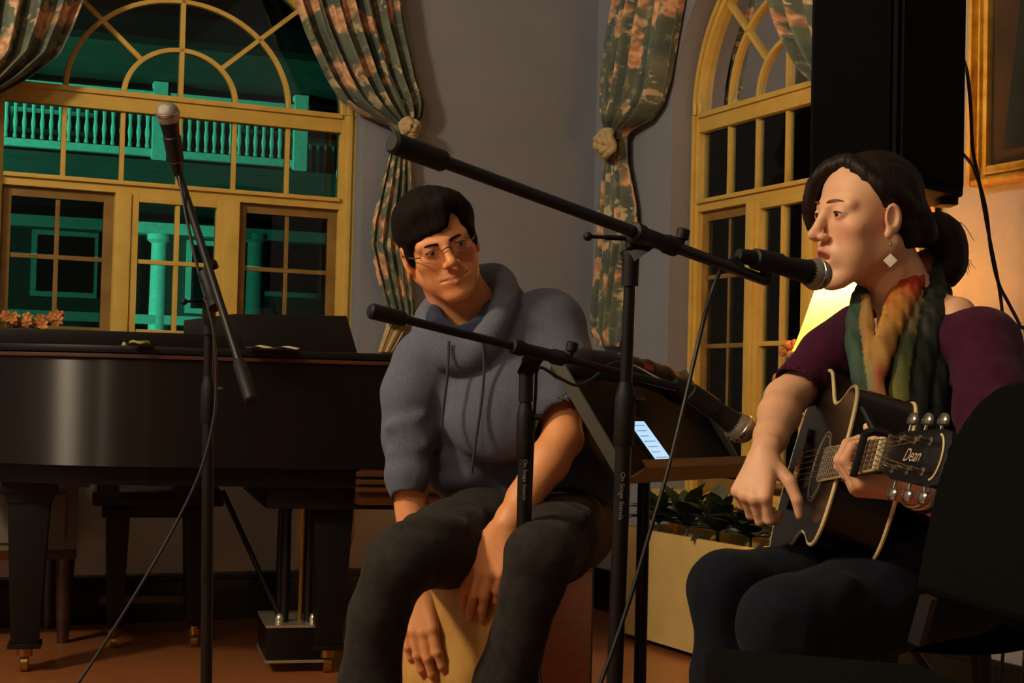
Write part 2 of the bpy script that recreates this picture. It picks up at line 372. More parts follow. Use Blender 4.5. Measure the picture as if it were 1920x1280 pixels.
m_lightened = mat('lightened_wall_paint', '#cfccc6', .6, scale=5)  # paler than the wall: brightness put into the colour under the window
tag(MB().box((GL(.45, .17) + GL(2.75, .56, .012)) / 2, wa * 1.15, wb * .006, UP * .195).build('lightening_panel_1', m_lightened, bevel=.002), kind='structure')  # added panel; its pale colour lightens the wall left in shade behind the piano
def make_window(idx):
    G, ctr, k = WIN[idx]
    root = thing('window_%d' % (idx + 1), None, None, G(ctr, SILL[idx], -.12), kind='structure')
    def bar(mb, x0, x1, z0, z1, o0, o1):
        mb.box((G(ctr + x0 * k, z0, o0) + G(ctr + x1 * k, z1, o1)) / 2, (G(x1 * k, 0) - G(x0 * k, 0)) / 2, (G(0, 0, o1) - G(0, 0, o0)) / 2, UP * (z1 - z0) / 2); return mb
    def arc(mb, r0, r1, o0, o1, a0=0, a1=180, n=40):
        P = []
        for i in range(n + 1):
            t = math.radians(a0 + (a1 - a0) * i / n)
            for rr, oo in ((r0, o0), (r1, o0), (r1, o1), (r0, o1)): P.append(G(ctr + rr * k * math.cos(t), SPR + ARZ * rr * math.sin(t), oo))
        fs = [(4 * i + j, 4 * i + (j + 1) % 4, 4 * i + 4 + (j + 1) % 4, 4 * i + 4 + j) for i in range(n) for j in range(4)] + [(0, 1, 2, 3), (4 * n + 3, 4 * n + 2, 4 * n + 1, 4 * n)]
        return mb.add(P, fs)
    W = 0.612; zs = SILL[idx]; z0 = zs + .03
    mb = MB(); bar(mb, -.672, -W, zs, SPR, -.135, -.085); bar(mb, W, .672, zs, SPR, -.135, -.085); arc(mb, W, .672, -.135, -.085)
    bar(mb, -.655, -.635, z0, SPR, -.085, -.075); bar(mb, .635, .655, z0, SPR, -.085, -.075); arc(mb, .635, .655, -.085, -.075)
    mb.build('frame', m_frame, root, bevel=.003, ang=30)
    bar(MB(), -.72, .72, zs - .015, z0, -.135, .03).build('window_sill', m_frame, root, bevel=.006)
    b_ = MB(); bar(b_, -W, W, 1.81, SPR, -.13, -.085); bar(b_, -W, W, 1.862, SPR + .004, -.085, -.075); b_.build('transom', m_frame, root, bevel=.003)
    b_ = MB(); bar(b_, -W, W, 1.516, 1.556, -.13, -.085); bar(b_, -W, W, 1.545, 1.56, -.085, -.072); b_.build('rail', m_frame, root, bevel=.003)
    for x in (-.408, -.204, 0, .204, .408): bar(MB(), x - .008, x + .008, 1.556, 1.81, -.125, -.098).build('muntin', m_frame, root, bevel=.002)
    for r_ in (.204, .408): arc(MB(), r_ - .009, r_ + .009, -.125, -.096).build('arch_bar', m_frame, root, bevel=.002)
    for aa, r0, r1 in ((90, 0, .6), (45, .21, .61), (135, .21, .61)):
        t = math.radians(aa); e = A_(math.cos(t), math.sin(t)); q = A_(-e[1], e[0]) * .008
        P = lambda rr, sg, o: G(ctr + k * (e[0] * rr + q[0] * sg), SPR + ARZ * e[1] * rr + q[1] * sg, o)
        m3 = MB(); m3.add([P(r0, -1, -.125), P(r0, 1, -.125), P(r1, 1, -.125), P(r1, -1, -.125), P(r0, -1, -.096), P(r0, 1, -.096), P(r1, 1, -.096), P(r1, -1, -.096)],
               [(3, 2, 1, 0), (4, 5, 6, 7), (0, 1, 5, 4), (1, 2, 6, 5), (2, 3, 7, 6), (3, 0, 4, 7)])
        m3.build('spoke', m_frame, root)
    for x0, x1 in ((.17, .225), (-.225, -.17)):
        b_ = MB(); bar(b_, x0, x1, z0, 1.516, -.13, -.07); b_.build('mullion', m_frame, root, bevel=.003)
    zr = [v for v in (.5, .773, 1.024, 1.275, 1.516) if v >= z0 - .01]
    for sx, (x0, x1) in enumerate(((-W, -.225), (-.17, .17), (.225, W))):
        c = sx == 1; mf = m_frame if c else m_frame_d; o0, o1 = (-.115, -.078) if c else (-.132, -.108); fw = .028 if c else .035
        b_ = MB(); bar(b_, x0, x0 + fw, z0, 1.516, o0, o1); bar(b_, x1 - fw, x1, z0, 1.516, o0, o1); bar(b_, x0 + fw, x1 - fw, z0, z0 + .05, o0, o1); bar(b_, x0 + fw, x1 - fw, 1.516 - fw, 1.516, o0, o1)
        b_.build('sash', mf, root, bevel=.002)
        xm = (x0 + x1) / 2; bar(MB(), xm - .008, xm + .008, z0 + .05, 1.516 - fw, o0 + .006, o1 - .008).build('muntin', mf, root, bevel=.002)
        for zz in [v for v in zr[:-1] if v > z0 + .06]: bar(MB(), x0 + fw, x1 - fw, zz - .008, zz + .008, o0 + .008, o1 - .006).build('muntin', mf, root, bevel=.002)
        for i in range(len(zr) - 1):
            for xa, xb in ((x0 + fw, xm - .008), (xm + .008, x1 - fw)):
                bar(MB(), xa - .004, xb + .004, max(zr[i] + .01, z0 + .045), min(zr[i + 1] - .006, 1.516 - fw + .004), o0 + .011, o0 + .014).build('pane', m_glass if c else m_screen, root)
    xs = [-.612, -.408, -.204, 0, .204, .408, .612]
    for i in range(6): bar(MB(), xs[i] + .006, xs[i + 1] - .006, 1.55, 1.814, -.113, -.11).build('pane', m_glass, root)
    def sector(r0, r1, a0, a1):
        n = 10; out = []
        for i in range(n + 1): t = math.radians(a0 + (a1 - a0) * i / n); out.append((r1 * math.cos(t), r1 * math.sin(t)))
        if r0 > 0:
            for i in range(n, -1, -1): t = math.radians(a0 + (a1 - a0) * i / n); out.append((r0 * math.cos(t), r0 * math.sin(t)))
        else: out.append((0, 0))
        P = [G(ctr + k * x, SPR + ARZ * z, -.113) for x, z in out]
        n = len(P); mb_ = MB(); v2 = [p + (G(0, 0, .003) - G(0, 0, 0)) for p in P]
        h = len(out) // 2
        if r0 > 0: cap = [(i, i + 1, n - 2 - i, n - 1 - i) for i in range(h - 1)]
        else: cap = [(n - 1, i, i + 1) for i in range(n - 2)]
        mb_.add(P + v2, cap + [tuple(n + j for j in q[::-1]) for q in cap]); mb_.build('pane', m_glass, root)
    for a0, a1 in ((0, 90), (90, 180)): sector(0, .2, a0, a1)
    for a0, a1 in ((0, 45), (45, 90), (90, 135), (135, 180)):
        sector(.212, .402, a0 + .5, a1 - .5); sector(.414, .615, a0 + .5, a1 - .5)
    return root
make_window(0); make_window(1)

# ================================================================= curtains
def floral(name):
    m = bpy.data.materials.new(name); m.use_nodes = True; nt = m.node_tree; N = nt.nodes; L = nt.links; b = N['Principled BSDF']
    uv = N.new('ShaderNodeUVMap'); uv.uv_map = 'cloth'
    def noise(sc, det=3):
        n = N.new('ShaderNodeTexNoise'); n.inputs['Scale'].default_value = sc; n.inputs['Detail'].default_value = det; L.new(uv.outputs[0], n.inputs['Vector']); return n
    def vor(sc, warp):
        w = noise(sc * 2.2); mx = N.new('ShaderNodeMix'); mx.data_type = 'RGBA'; mx.blend_type = 'LINEAR_LIGHT'; mx.inputs[0].default_value = warp
        L.new(uv.outputs[0], mx.inputs[6]); L.new(w.outputs['Color'], mx.inputs[7])
        v = N.new('ShaderNodeTexVoronoi'); v.inputs['Scale'].default_value = sc; L.new(mx.outputs[2], v.inputs['Vector']); return v
    def mask(v, thr, keep):
        a = N.new('ShaderNodeMapRange'); a.inputs[1].default_value = thr + .07; a.inputs[2].default_value = thr - .07; L.new(v.outputs['Distance'], a.inputs[0])
        s = N.new('ShaderNodeSeparateColor'); L.new(v.outputs['Color'], s.inputs[0])
        c = N.new('ShaderNodeMath'); c.operation = 'LESS_THAN'; c.inputs[1].default_value = keep; L.new(s.outputs[0], c.inputs[0])
        d = N.new('ShaderNodeMath'); d.operation = 'MULTIPLY'; L.new(a.outputs[0], d.inputs[0]); L.new(c.outputs[0], d.inputs[1]); return d, s
    def over(base, colr, fac):
        mx = N.new('ShaderNodeMix'); mx.data_type = 'RGBA'; L.new(fac.outputs[0], mx.inputs[0])
        if isinstance(base, tuple): mx.inputs[6].default_value = base
        else: L.new(base, mx.inputs[6])
        if isinstance(colr, tuple): mx.inputs[7].default_value = colr
        else: L.new(colr, mx.inputs[7])
        return mx.outputs[2]
    g = noise(9); r0 = N.new('ShaderNodeValToRGB'); L.new(g.outputs[0], r0.inputs[0])
    r0.color_ramp.elements[0].color = rgb('#46544e'); r0.color_ramp.elements[0].position = .35
    r0.color_ramp.elements[1].color = rgb('#68715c'); r0.color_ramp.elements[1].position = .7
    v3 = vor(22, .04); k3, _ = mask(v3, .33, .55); c = over(r0.outputs[0], rgb('#7d805a'), k3)
    v2 = vor(15, .05); k2, _ = mask(v2, .34, .4); c = over(c, rgb('#bfae8a'), k2)
    v1 = vor(8.5, .05); k1, s1 = mask(v1, .42, .5)
    n2 = noise(38, 2); rr = N.new('ShaderNodeValToRGB'); L.new(n2.outputs[0], rr.inputs[0])
    rr.color_ramp.elements[0].color = rgb('#b07c54'); rr.color_ramp.elements[0].position = .38; rr.color_ramp.elements[1].color = rgb('#dcb088'); rr.color_ramp.elements[1].position = .6
    c = over(c, rr.outputs[0], k1)
    L.new(c, b.inputs['Base Color']); b.inputs['Roughness'].default_value = .75; b.inputs['Sheen Weight'].default_value = .15
    MATS[name] = m; return m
m_floral = floral('floral_chintz'); m_lining = mat('curtain_lining', '#b9a476', .8, scale=40, bump=.1)
def curtain(G, plane_o, rows, nfold, amp, parent, name, seed=0, mirror_s=None, m=None, cw=.9, phase=0.0):
    """rows: (y, xl, xr) outline of the cloth hanging plane_o in front of the wall; folds stand off the wall"""
    Pn = G(0, 0, plane_o); nn = nrm(G(0, 0, 1) - G(0, 0, 0)); rng = random.Random(seed); nv, nu = 70, 96
    keys = np.array(rows, float); ys = np.linspace(keys[0, 0], keys[-1, 0], nv); P = np.zeros((nv, nu, 3)); uvs = np.zeros((nv, nu, 2))
    ph = [rng.uniform(0, 6) for _ in range(4)]; run = 0; prev = None
    for i, y in enumerate(ys):
        xl, xr = np.interp(y, keys[:, 0], keys[:, 1]), np.interp(y, keys[:, 0], keys[:, 2])
        pm = on_plane((xl + xr) / 2, y, Pn, nn)
        if prev is not None: run += np.linalg.norm(pm - prev)
        prev = pm; wdt = np.linalg.norm(on_plane(xr, y, Pn, nn) - on_plane(xl, y, Pn, nn))
        am = amp * min(1.6, .35 + wdt / .25)
        for j in range(nu):
            u = j / (nu - 1); x = xl + (xr - xl) * u
            w = u * nfold * 2 * math.pi + phase + .5 * math.sin(3 * u + ph[0] + run * 2)
            h = am * (math.sin(w) + .35 * math.sin(2.3 * w + ph[1] + run * 3)) + am * 1.3 * math.sin(math.pi * u)
            if mirror_s is not None: pass
            P[i, j] = on_plane(x, y, Pn, nn) + nn * (h + amp) + wa * 0
            uvs[i, j] = (u * cw, -run)
    th = .004; mb = MB(); mb.grid(P); n0 = len(mb.v); Q = P - nn * th; mb.add(Q.reshape(-1, 3), [tuple(q[::-1]) for q in mb.f])
    rim = [(0, j) for j in range(nu)] + [(i, nu - 1) for i in range(1, nv)] + [(nv - 1, j) for j in range(nu - 2, -1, -1)] + [(i, 0) for i in range(nv - 2, 0, -1)]
    ids = [a * nu + b for a, b in rim]
    for q in range(len(ids)): a, b = ids[q], ids[(q + 1) % len(ids)]; mb.f.append((b, a, a + n0, b + n0))
    o = mb.build(name, m or m_floral, parent, smooth=True, ang=180); uvf = np.concatenate([uvs.reshape(-1, 2)] * 2)
    lay = o.data.uv_layers.new(name='cloth'); li = np.zeros(len(o.data.loops), np.int32); o.data.loops.foreach_get('vertex_index', li); lay.data.foreach_set('uv', uvf[li].astype(np.float32).ravel())
    bm = bmesh.new(); bm.from_mesh(o.data); bmesh.ops.recalc_face_normals(bm, faces=bm.faces); bm.to_mesh(o.data); bm.free()
    return o
def rosette(c, nn, rad, parent):
    mb = MB(); ex = nrm(np.cross(UP, nn)); mb.sphere(c, rad * .62, 14)
    for k in range(3):
        pts = []; R = rad * (.95 - .28 * k)
        for i in range(25):
            t = i / 24 * 2 * math.pi * 1.05 + k; pts.append(c + ex * R * math.cos(t) + UP * R * math.sin(t) + nn * (rad * (.25 + .28 * k) + .01 * math.sin(4 * t)))
        mb.tube(pts, rad * .3, 10)
    return mb.build('tieback', m_lining, parent, smooth=True, ang=180)
def curtain_thing(label, G, o, upper, lower, nf, tie=None, seed=0, rad=.05, tail=None, cw=.9, cwl=.5):
    pn = G(0, 0, o); nn = nrm(G(0, 0, 1) - G(0, 0, 0))
    y = upper[-1][0]; base = on_plane((upper[-1][1] + upper[-1][2]) / 2, y, pn, nn)
    t = thing('curtain', label, 'curtain', (base[0], base[1], 0 if False else base[2]), 'floral window curtains')
    curtain(G, o, upper, nf, .022, t, 'drape', seed, cw=cw)
    if lower: curtain(G, o, lower, 5, .014, t, 'curtain_tail', seed + 1, cw=cwl)
    if tail: curtain(G, o - .015, tail, 2, .008, t, 'lining', seed + 2, m=m_lining)
    if tie is not None: rosette(on_plane(tie[0], tie[1], pn, nn) + nn * .075, nn, rad, t)
    return t
curtain_thing('floral curtain tied back between the balcony window and the seated man', GL, .03,
    [(-260, 470, 740), (-120, 500, 748), (0, 548, 752), (60, 568, 760), (100, 586, 769), (150, 610, 779), (190, 636, 790), (205, 655, 790), (222, 688, 786), (238, 728, 772), (252, 736, 766)],
    [(240, 734, 768), (262, 733, 766), (350, 711, 773), (420, 694, 770), (460, 690, 766), (520, 704, 770), (580, 722, 776), (612, 728, 774)], 7, (753, 246), 3, .036,
    [(575, 728, 772), (615, 722, 760), (640, 714, 745), (660, 708, 733)])
curtain_thing('floral curtain swept to the left above the piano, cut by the picture edge', GL, .03,
    [(-260, -300, 250), (-120, -260, 205), (0, -230, 155), (55, -215, 134), (105, -200, 110), (150, -190, 52), (178, -180, 0), (205, -172, -60), (232, -165, -120)],
    [(230, -172, -120), (330, -205, -110), (520, -215, -120), (640, -200, -130)], 8, (-146, 236), 11, .036)
curtain_thing('floral curtain with a big cream rosette tie in the room corner', GR, .03,
    [(-260, 1196, 1310), (-120, 1184, 1296), (0, 1175, 1279), (70, 1160, 1268), (110, 1154, 1262), (150, 1149, 1256), (195, 1146, 1243), (225, 1148, 1222), (245, 1152, 1186), (262, 1154, 1178)],
    [(250, 1152, 1180), (300, 1142, 1180), (380, 1134, 1194), (440, 1131, 1197), (500, 1128, 1184), (580, 1121, 1172), (622, 1119, 1166), (650, 1133, 1162)], 5, (1174, 273), 21, .05)
curtain_thing('floral curtain swept to the right behind the black loudspeaker', GR, .03,
    [(-260, 1380, 1800), (-100, 1420, 1790), (0, 1455, 1780), (45, 1470, 1778), (90, 1492, 1775), (130, 1518, 1772), (170, 1560, 1768), (215, 1620, 1760), (250, 1685, 1750)],
    [(248, 1690, 1745), (340, 1680, 1755), (480, 1672, 1752), (640, 1676, 1745)], 7, None, 31)

# ================================================================= house across the yard
m_siding = mat('house_siding', '#4a504d', .8, col2='#3c423f', scale=2, stretch=(1, 1, 30))
m_white = mat('house_trim', '#e4e8e4', .6)
m_dark = mat('house_window_dark', '#10181a', .3)
hw_ = nrm(A_(.93, .36, 0)); hn = A_(hw_[1], -hw_[0], 0)        # facade direction and its outward normal (towards us)
HO = V(300, 280, 17.0); HO[2] = 0
def H_(s, z, o=0.0): return HO + hw_ * s + hn * o + UP * z
def hz(x, y, o=0.0):                                  # facade coordinates of a pixel
    p = on_plane(x, y, H_(0, 0, o), hn); return float(np.dot(p - HO, hw_)), float(p[2])
house = thing('house', 'white house with a balustraded upper balcony lit green beyond the window', 'house', H_(0, 0))
def hb(name, m, s0, s1, z0, z1, o0, o1):
    return MB().box((H_(s0, z0, o0) + H_(s1, z1, o1)) / 2, hw_ * (s1 - s0) / 2, hn * (o1 - o0) / 2, UP * (z1 - z0) / 2).build(name, m, house)
zrail = hz(300, 283)[1]; zb = zrail - .05
hb('facade', m_siding, -7, 9, 0, 9, -1.7, -1.5)
hb('balcony_floor', m_siding, -7, 3.0, zb - .42, zb - .07, -1.5, .1)
hb('bottom_rail', m_white, -7, 1.66, zb - .02, zb + .06, -.05, .05)
hb('top_rail', m_white, -7, 1.66, zb + .60, zb + .69, -.06, .06)
bal_me = None; s = -2.35
m_bal = MB().lathe((0, 0, 0), UP, [(0, .022), (.07, .022), (.09, .015), (.2, .028), (.29, .017), (.42, .026), (.5, .017), (.56, .02), (.58, .02)], 8)
while s < 1.6:
    if bal_me is None: o = m_bal.build('baluster', m_white, house, smooth=True); bal_me = o.data
    else: o = bpy.data.objects.new('baluster', bal_me); COL.objects.link(o); place(o, house)
    o.location = Vector(H_(s, zb + .04)); s += .092
for px in (298, 562): sc, _ = hz(px, 240); hb('newel_post', m_white, sc - .075, sc + .075, zb - .07, zb + .80, -.08, .08)
hb('bottom_rail', m_white, 1.62, 2.6, zb - .3, zb - .2, -.5, -.4); hb('top_rail', m_white, 1.62, 2.6, zb + .33, zb + .40, -.5, -.4)
s = 1.7
while s < 2.5:
    o = bpy.data.objects.new('baluster', bal_me); COL.objects.link(o); place(o, house); o.location = Vector(H_(s, zb - .24, -.45)); s += .092
sa, za = hz(60, 120, .3); hb('eave', m_siding, -7, 3.2, hz(200, 130, .4)[1], hz(200, 130, .4)[1] + .3, -1.5, .45)
hb('roof', m_dark, -7, 3.4, hz(200, 130, .4)[1] + .3, hz(200, 130, .4)[1] + .55, -1.7, .8)
for px in (300, 480, -20):
    sc, _ = hz(px, 500); ztop = hz(px, 440)[1]; c_ = MB(); w = .1
    c_.lathe(H_(sc, 0), UP, [(0, .17), (.2, .17), (.24, .12), (ztop * .6, .11), (ztop - .1, .1), (ztop - .06, .15), (ztop, .15)], 16); c_.build('porch_column', m_white, house, smooth=True)
zt = hz(300, 440)[1]; hb('porch_beam', m_white, -7, 3, zt, zt + .12, -.12, .12)
zt2 = hz(300, 600)[1]; hb('porch_rail', m_white, -2.2, 1.0, zt2 - .05, zt2 + .05, -.1, .1)
for x0, x1, y0, y1 in ((60, 180, 430, 560), (350, 420, 450, 590), (480, 600, 430, 560), (20, 180, 200, 260), (450, 560, 130, 260)):
    (s0, z1), (s1, z0) = hz(x0, y0, -1.5), hz(x1, y1, -1.5); w = hb('window', m_white, s0, s1, z0, z1, -1.5, -1.45)
    MB().box((H_(s0 + .06, z0 + .06, -1.46) + H_(s1 - .06, z1 - .06, -1.43)) / 2, hw_ * (s1 - s0 - .12) / 2, hn * .015, UP * (z1 - z0 - .12) / 2).build('pane', m_dark, w)
m_lawn = mat('yard_lawn', '#2c3a22', .9, scale=8)
slab('ground', m_lawn, CORNER + A_(-2, 15, -.15), A_(30, 0, 0), A_(0, 15.2, 0), UP * .05)
bpy.data.objects['ground'].location = (0, 0, -.05)
# dark trees outside the right window
m_leafd = mat('night_leaves', '#24301e', .8, col2='#161d12', scale=5); m_bark = mat('bark', '#3a2c20', .9)
def tree(base, h, spread, label, n=420, seed=1):
    rng = random.Random(seed); t = thing('tree', label, 'tree', base); base = np.asarray(base, float)
    MB().tube([base, base + UP * h * .3 + A_(.1, 0, 0), base + UP * h * .7], [.16, .12, .05], 8).build('trunk', m_bark, t, smooth=True)
    mb = MB()
    for _ in range(n):
        th, ph, rr = rng.uniform(0, 6.28), math.acos(rng.uniform(-1, 1)), rng.random() ** .4
        c = base + UP * h * .66 + A_(math.cos(th) * math.sin(ph) * spread, math.sin(th) * math.sin(ph) * spread, math.cos(ph) * h * .38) * rr
        e = nrm(A_(rng.gauss(0, 1), rng.gauss(0, 1), rng.gauss(0, 1))); q = nrm(np.cross(e, A_(.3, .2, 1))); L_ = rng.uniform(.1, .2)
        mb.add([c - e * L_, c + q * L_ * .4, c + e * L_, c - q * L_ * .4 + UP * .03], [(0, 1, 2), (0, 2, 3)])
    f = mb.build('foliage', m_leafd, t); f['kind'] = 'stuff'; return t
tree(CORNER + A_(3.6, 3.8, 0), 5.5, 1.6, 'dark tree standing in the night outside the right window', seed=3)

# ================================================================= portrait on the right wall
m_gold = mat('gilt_frame', '#dcb44c', .35, .4, col2='#b98a30', scale=25, bump=.1)
pic = thing('framed_portrait', 'dark oil portrait in a wide gilt frame on the right wall', 'painting', GR(0, 0, 0))
pic_pl = GR(0, 0, .02); bl = on_plane(1828, 352, pic_pl, -wa); tl = on_plane(1836, -60, pic_pl, -wa)
ps = float(np.dot(bl - CORNER, wb)); pz = float(bl[2]); PW, PH = .92, 1.12
pic.location = Vector(GR(ps, pz)); WLOC[pic.name] = Vector(pic.location)
def pb(mb, s0, s1, z0, z1, o0, o1): return mb.box((GR(ps + s0, pz + z0, o0) + GR(ps + s1, pz + z1, o1)) / 2, wb * (s1 - s0) / 2, -wa * (o1 - o0) / 2, UP * (z1 - z0) / 2)
for (s0, s1, z0, z1) in ((0, .052, 0, PH), (PW - .052, PW, 0, PH), (.052, PW - .052, 0, .052), (.052, PW - .052, PH - .052, PH)):
    mb = MB(); pb(mb, s0, s1, z0, z1, .004, .03)
    hor = s1 - s0 > .2; e = .014
    if hor: pb(mb, s0 - .036, s1 + .036, (z0 if z0 < .1 else z1 - e), (z0 + e if z0 < .1 else z1), .03, .052); pb(mb, s0, s1, z0 + .026, z0 + .034, .03, .04)
    else: pb(mb, (s0 if s0 < .1 else s1 - e), (s0 + e if s0 < .1 else s1), z0, z1, .03, .052); pb(mb, s0 + .026, s0 + .034, z0 + .03, z1 - .05, .03, .04)
    mb.build('frame_rail', m_gold, pic, bevel=.005)
m_cv = mat('canvas_dark', '#3a2c1a', .4, col2='#241b10', scale=4); cv = pb(MB(), .048, PW - .048, .048, PH - .048, .006, .012).build('canvas', m_cv, pic)
def pprism(name, m, pts, o0): MB().prism([GR(ps + s, pz + z, o0) for s, z in pts], -wa * .001).build(name, m, cv)
pprism('painted_coat', mat('paint_coat', '#17201f', .4, col2='#0f1514', scale=6), [(.1, .09), (.82, .09), (.8, .5), (.66, .62), (.46, .68), (.3, .62), (.16, .5)], .0125)
pprism('painted_face', mat('paint_face', '#a4542a', .4, col2='#8a4420', scale=9), [(.46 + .1 * math.cos(t), .83 + .14 * math.sin(t)) for t in np.linspace(0, 2 * math.pi, 24)[:-1]], .0137)
pprism('painted_shirt', mat('paint_shirt', '#cfc3a4', .4), [(.4, .66), (.52, .66), (.47, .52)], .0137)

# ================================================================= planter, plants, lamp
m_cream = mat('planter_paint', '#d3b878', .5, col2='#c3a764', scale=6, bump=.05)
p0 = on_plane(1128, 1192, (0, 0, 0), UP); s0 = float(np.dot(p0 - CORNER, wb)); od = .29; s1 = s0 + .72; ht = .40
pe = on_plane(1440, 1100, GR(0, 0, od), -wa); s1 = float(np.dot(pe - CORNER, wb))
pt = thing('planter_box', 'long cream painted planter box below the right window', 'planter', GR((s0 + s1) / 2, 0, od / 2))
def rb(mb, a0, a1, z0, z1, o0, o1): return mb.box((GR(a0, z0, o0) + GR(a1, z1, o1)) / 2, wb * (a1 - a0) / 2, -wa * (o1 - o0) / 2, UP * (z1 - z0) / 2)
rb(MB(), s0 + .03, s1 - .03, .02, ht - .015, od - .03, od - .012).build('front_panel', m_cream, pt, bevel=.002)
rb(MB(), s0 + .03, s1 - .03, .02, ht - .015, .03, .045).build('back_panel', m_cream, pt, bevel=.002)
for sx in (s0, s1 - .025): rb(MB(), sx, sx + .025, .02, ht - .015, .04, od - .03).build('end_panel', m_cream, pt, bevel=.002)
for sx in (s0 - .006, s1 - .03):
    for ox in (.025, od - .036): rb(MB(), sx, sx + .036, 0, ht, ox, ox + .036).build('corner_post', m_cream, pt, bevel=.004)
rb(MB(), s0 + .026, s1 - .026, ht - .09, ht - .06, .046, od - .031).build('soil', mat('soil', '#2a1c12', .95, bump=.4, scale=60), pt)
def plant(c, n, h, sp, label, m, seed, flowers=None, wide=.35):
    rng = random.Random(seed); c = np.asarray(c, float); t = thing('potted_plant', label, 'plant', c, 'plants in the cream planter'); lf = []
    MB().tube([c - UP * .02, c + UP * h * .4], [.008, .004], 6).build('stem', mat('stem_green', '#3d4a22', .7), t)
    for i in range(n):
        an = rng.uniform(0, 6.28); el = rng.uniform(.2, 1.2); L_ = h * rng.uniform(.6, 1); d = A_(math.cos(an) * math.cos(el) * sp, math.sin(an) * math.cos(el) * sp, math.sin(el)); d = nrm(d); d = d + wa * min(0, -np.dot(d, wa)) * .6; d = nrm(d)
        sd = nrm(np.cross(d, UP)); w = L_ * wide * .5; b0 = c + UP * (.055 + rng.uniform(0, h * .25)); rows = []
        for k in range(5):
            q = k / 4; ce = b0 + d * L_ * q - UP * L_ * .35 * q * q; ww = w * math.sin(math.pi * min(.97, .08 + q * .9))
            rows.append([ce - sd * ww, ce - UP * ww * .2, ce + sd * ww])
        mb = MB().grid(rows); mb.build('leaf', m, t, smooth=True, ang=180)
    if flowers:
        for i in range(flowers):
            an = rng.uniform(0, 6.28); q = c + A_(math.cos(an) * h * .5 * rng.random(), math.sin(an) * h * .5 * rng.random(), h * rng.uniform(.45, .8)); fl = MB()
            for k in range(5): tt = k * 1.257 + an; fl.sphere(q + A_(math.cos(tt), -.3, math.sin(tt)) * .011, .009, 8)
            fl.build('flower', mat('petal_white', '#d9d2b0', .6), t, smooth=True)
    return t
m_lf = mat('dark_leaf', '#3a4a30', .5, col2='#232f20', scale=20); m_lp = mat('pale_leaf', '#77805c', .5, col2='#4b5a3a', scale=20)
ln = s1 - s0
for i, (f_, n, h, lab, m, fl) in enumerate(((.1, 30, .17, 'small dark leafy plant at the far left end of the cream planter', m_lf, 0), (.3, 34, .2, 'dark fern-like plant behind the music stand pole in the planter', m_lf, 0),
      (.5, 34, .2, 'broad dark leafy plant in the middle of the cream planter', m_lf, 0), (.7, 34, .18, 'low dark plant in the cream planter near the strumming hand', m_lf, 0), (.9, 30, .17, 'pale plant with small white flowers at the planter right end', m_lp, 9))):
    plant(GR(s0 + ln * f_, ht - .06, od * .56), n, h, 1, lab, m, 50 + i, fl)

# side table and table lamp in front of the right wall
m_brass = mat('brass', '#b98a3a', .25, .9); m_dwood = mat('dark_wood', '#3a1d0e', .35, col2='#241208', scale=10, stretch=(1, 1, 6), coat=.3)
LP = V(1592, 800, 4.15); tz = .60
tb = thing('side_table', 'small round dark wooden side table behind the singer', 'table', (LP[0], LP[1], 0))
MB().lathe((LP[0], LP[1], tz - .025), UP, [(0, .2), (.006, .225), (.02, .225), (.025, .22)], 40).build('table_top', m_dwood, tb, smooth=True, ang=30)
MB().lathe((LP[0], LP[1], .12), UP, [(0, .03), (.05, .035), (.1, .02), (.25, .035), (.3, .018), (.455, .03)], 24).build('pedestal', m_dwood, tb, smooth=True)
for k in range(3):
    t = k * 2.094 + .4; e = A_(math.cos(t), math.sin(t), 0); b0 = A_(LP[0], LP[1], 0)
    MB().tube(spline([b0 + e * .02 + UP * .17, b0 + e * .1 + UP * .15, b0 + e * .16 + UP * .06, b0 + e * .22 + UP * .014], 5), .014, 8).build('leg', m_dwood, tb, smooth=True)
lz0 = float(V(1500, 662, 4.15)[2]); lz1 = lz0 + .27
lt = thing('table_lamp', 'glowing pleated cream table lamp behind the singer', 'lamp', (LP[0], LP[1], tz))
MB().lathe((LP[0], LP[1], tz), UP, [(0, .07), (.015, .075), (.03, .05), (.06, .03), (.1, .055), (.16, .07), (.21, .05), (.25, .02), (lz0 - tz + .06, .012), (lz0 - tz + .1, .012)], 28).build('lamp_base', mat('lamp_ceramic', '#b5793c', .25, col2='#e0cfa4', scale=14), lt, smooth=True)
shade_m = bpy.data.materials.new('lamp_shade_silk'); shade_m.use_nodes = True; nt = shade_m.node_tree; N = nt.nodes
b = N['Principled BSDF']; b.inputs['Base Color'].default_value = rgb('#e8cf92'); b.inputs['Roughness'].default_value = .8
tr = N.new('ShaderNodeBsdfTranslucent'); tr.inputs[0].default_value = rgb('#f0cc80'); mx = N.new('ShaderNodeMixShader'); mx.inputs[0].default_value = .34
nt.links.new(b.outputs[0], mx.inputs[1]); nt.links.new(tr.outputs[0], mx.inputs[2]); nt.links.new(mx.outputs[0], N['Material Output'].inputs[0])
R0, R1 = .155, .065; rows = []
for i in range(9):
    q = i / 8; row = []
    for k in range(145):
        t = 2 * math.pi * k / 144; rr = R0 + (R1 - R0) * (q ** .9) + .0022 * math.sin(36 * t)
        row.append(A_(LP[0] + rr * math.cos(t), LP[1] + rr * math.sin(t), lz0 + (lz1 - lz0) * q))
    rows.append(row)
MB().grid(rows).build('lamp_shade', shade_m, lt, smooth=True, ang=180)
ring = lambda R, z, r_: MB().tube([A_(LP[0] + R * math.cos(t), LP[1] + R * math.sin(t), z) for t in np.linspace(0, 2 * math.pi, 49)], r_, 8, cap=False)
ring(R0, lz0, .005).build('shade_trim', m_lining, lt, smooth=True); ring(R1, lz1, .004).build('shade_trim', m_lining, lt, smooth=True)
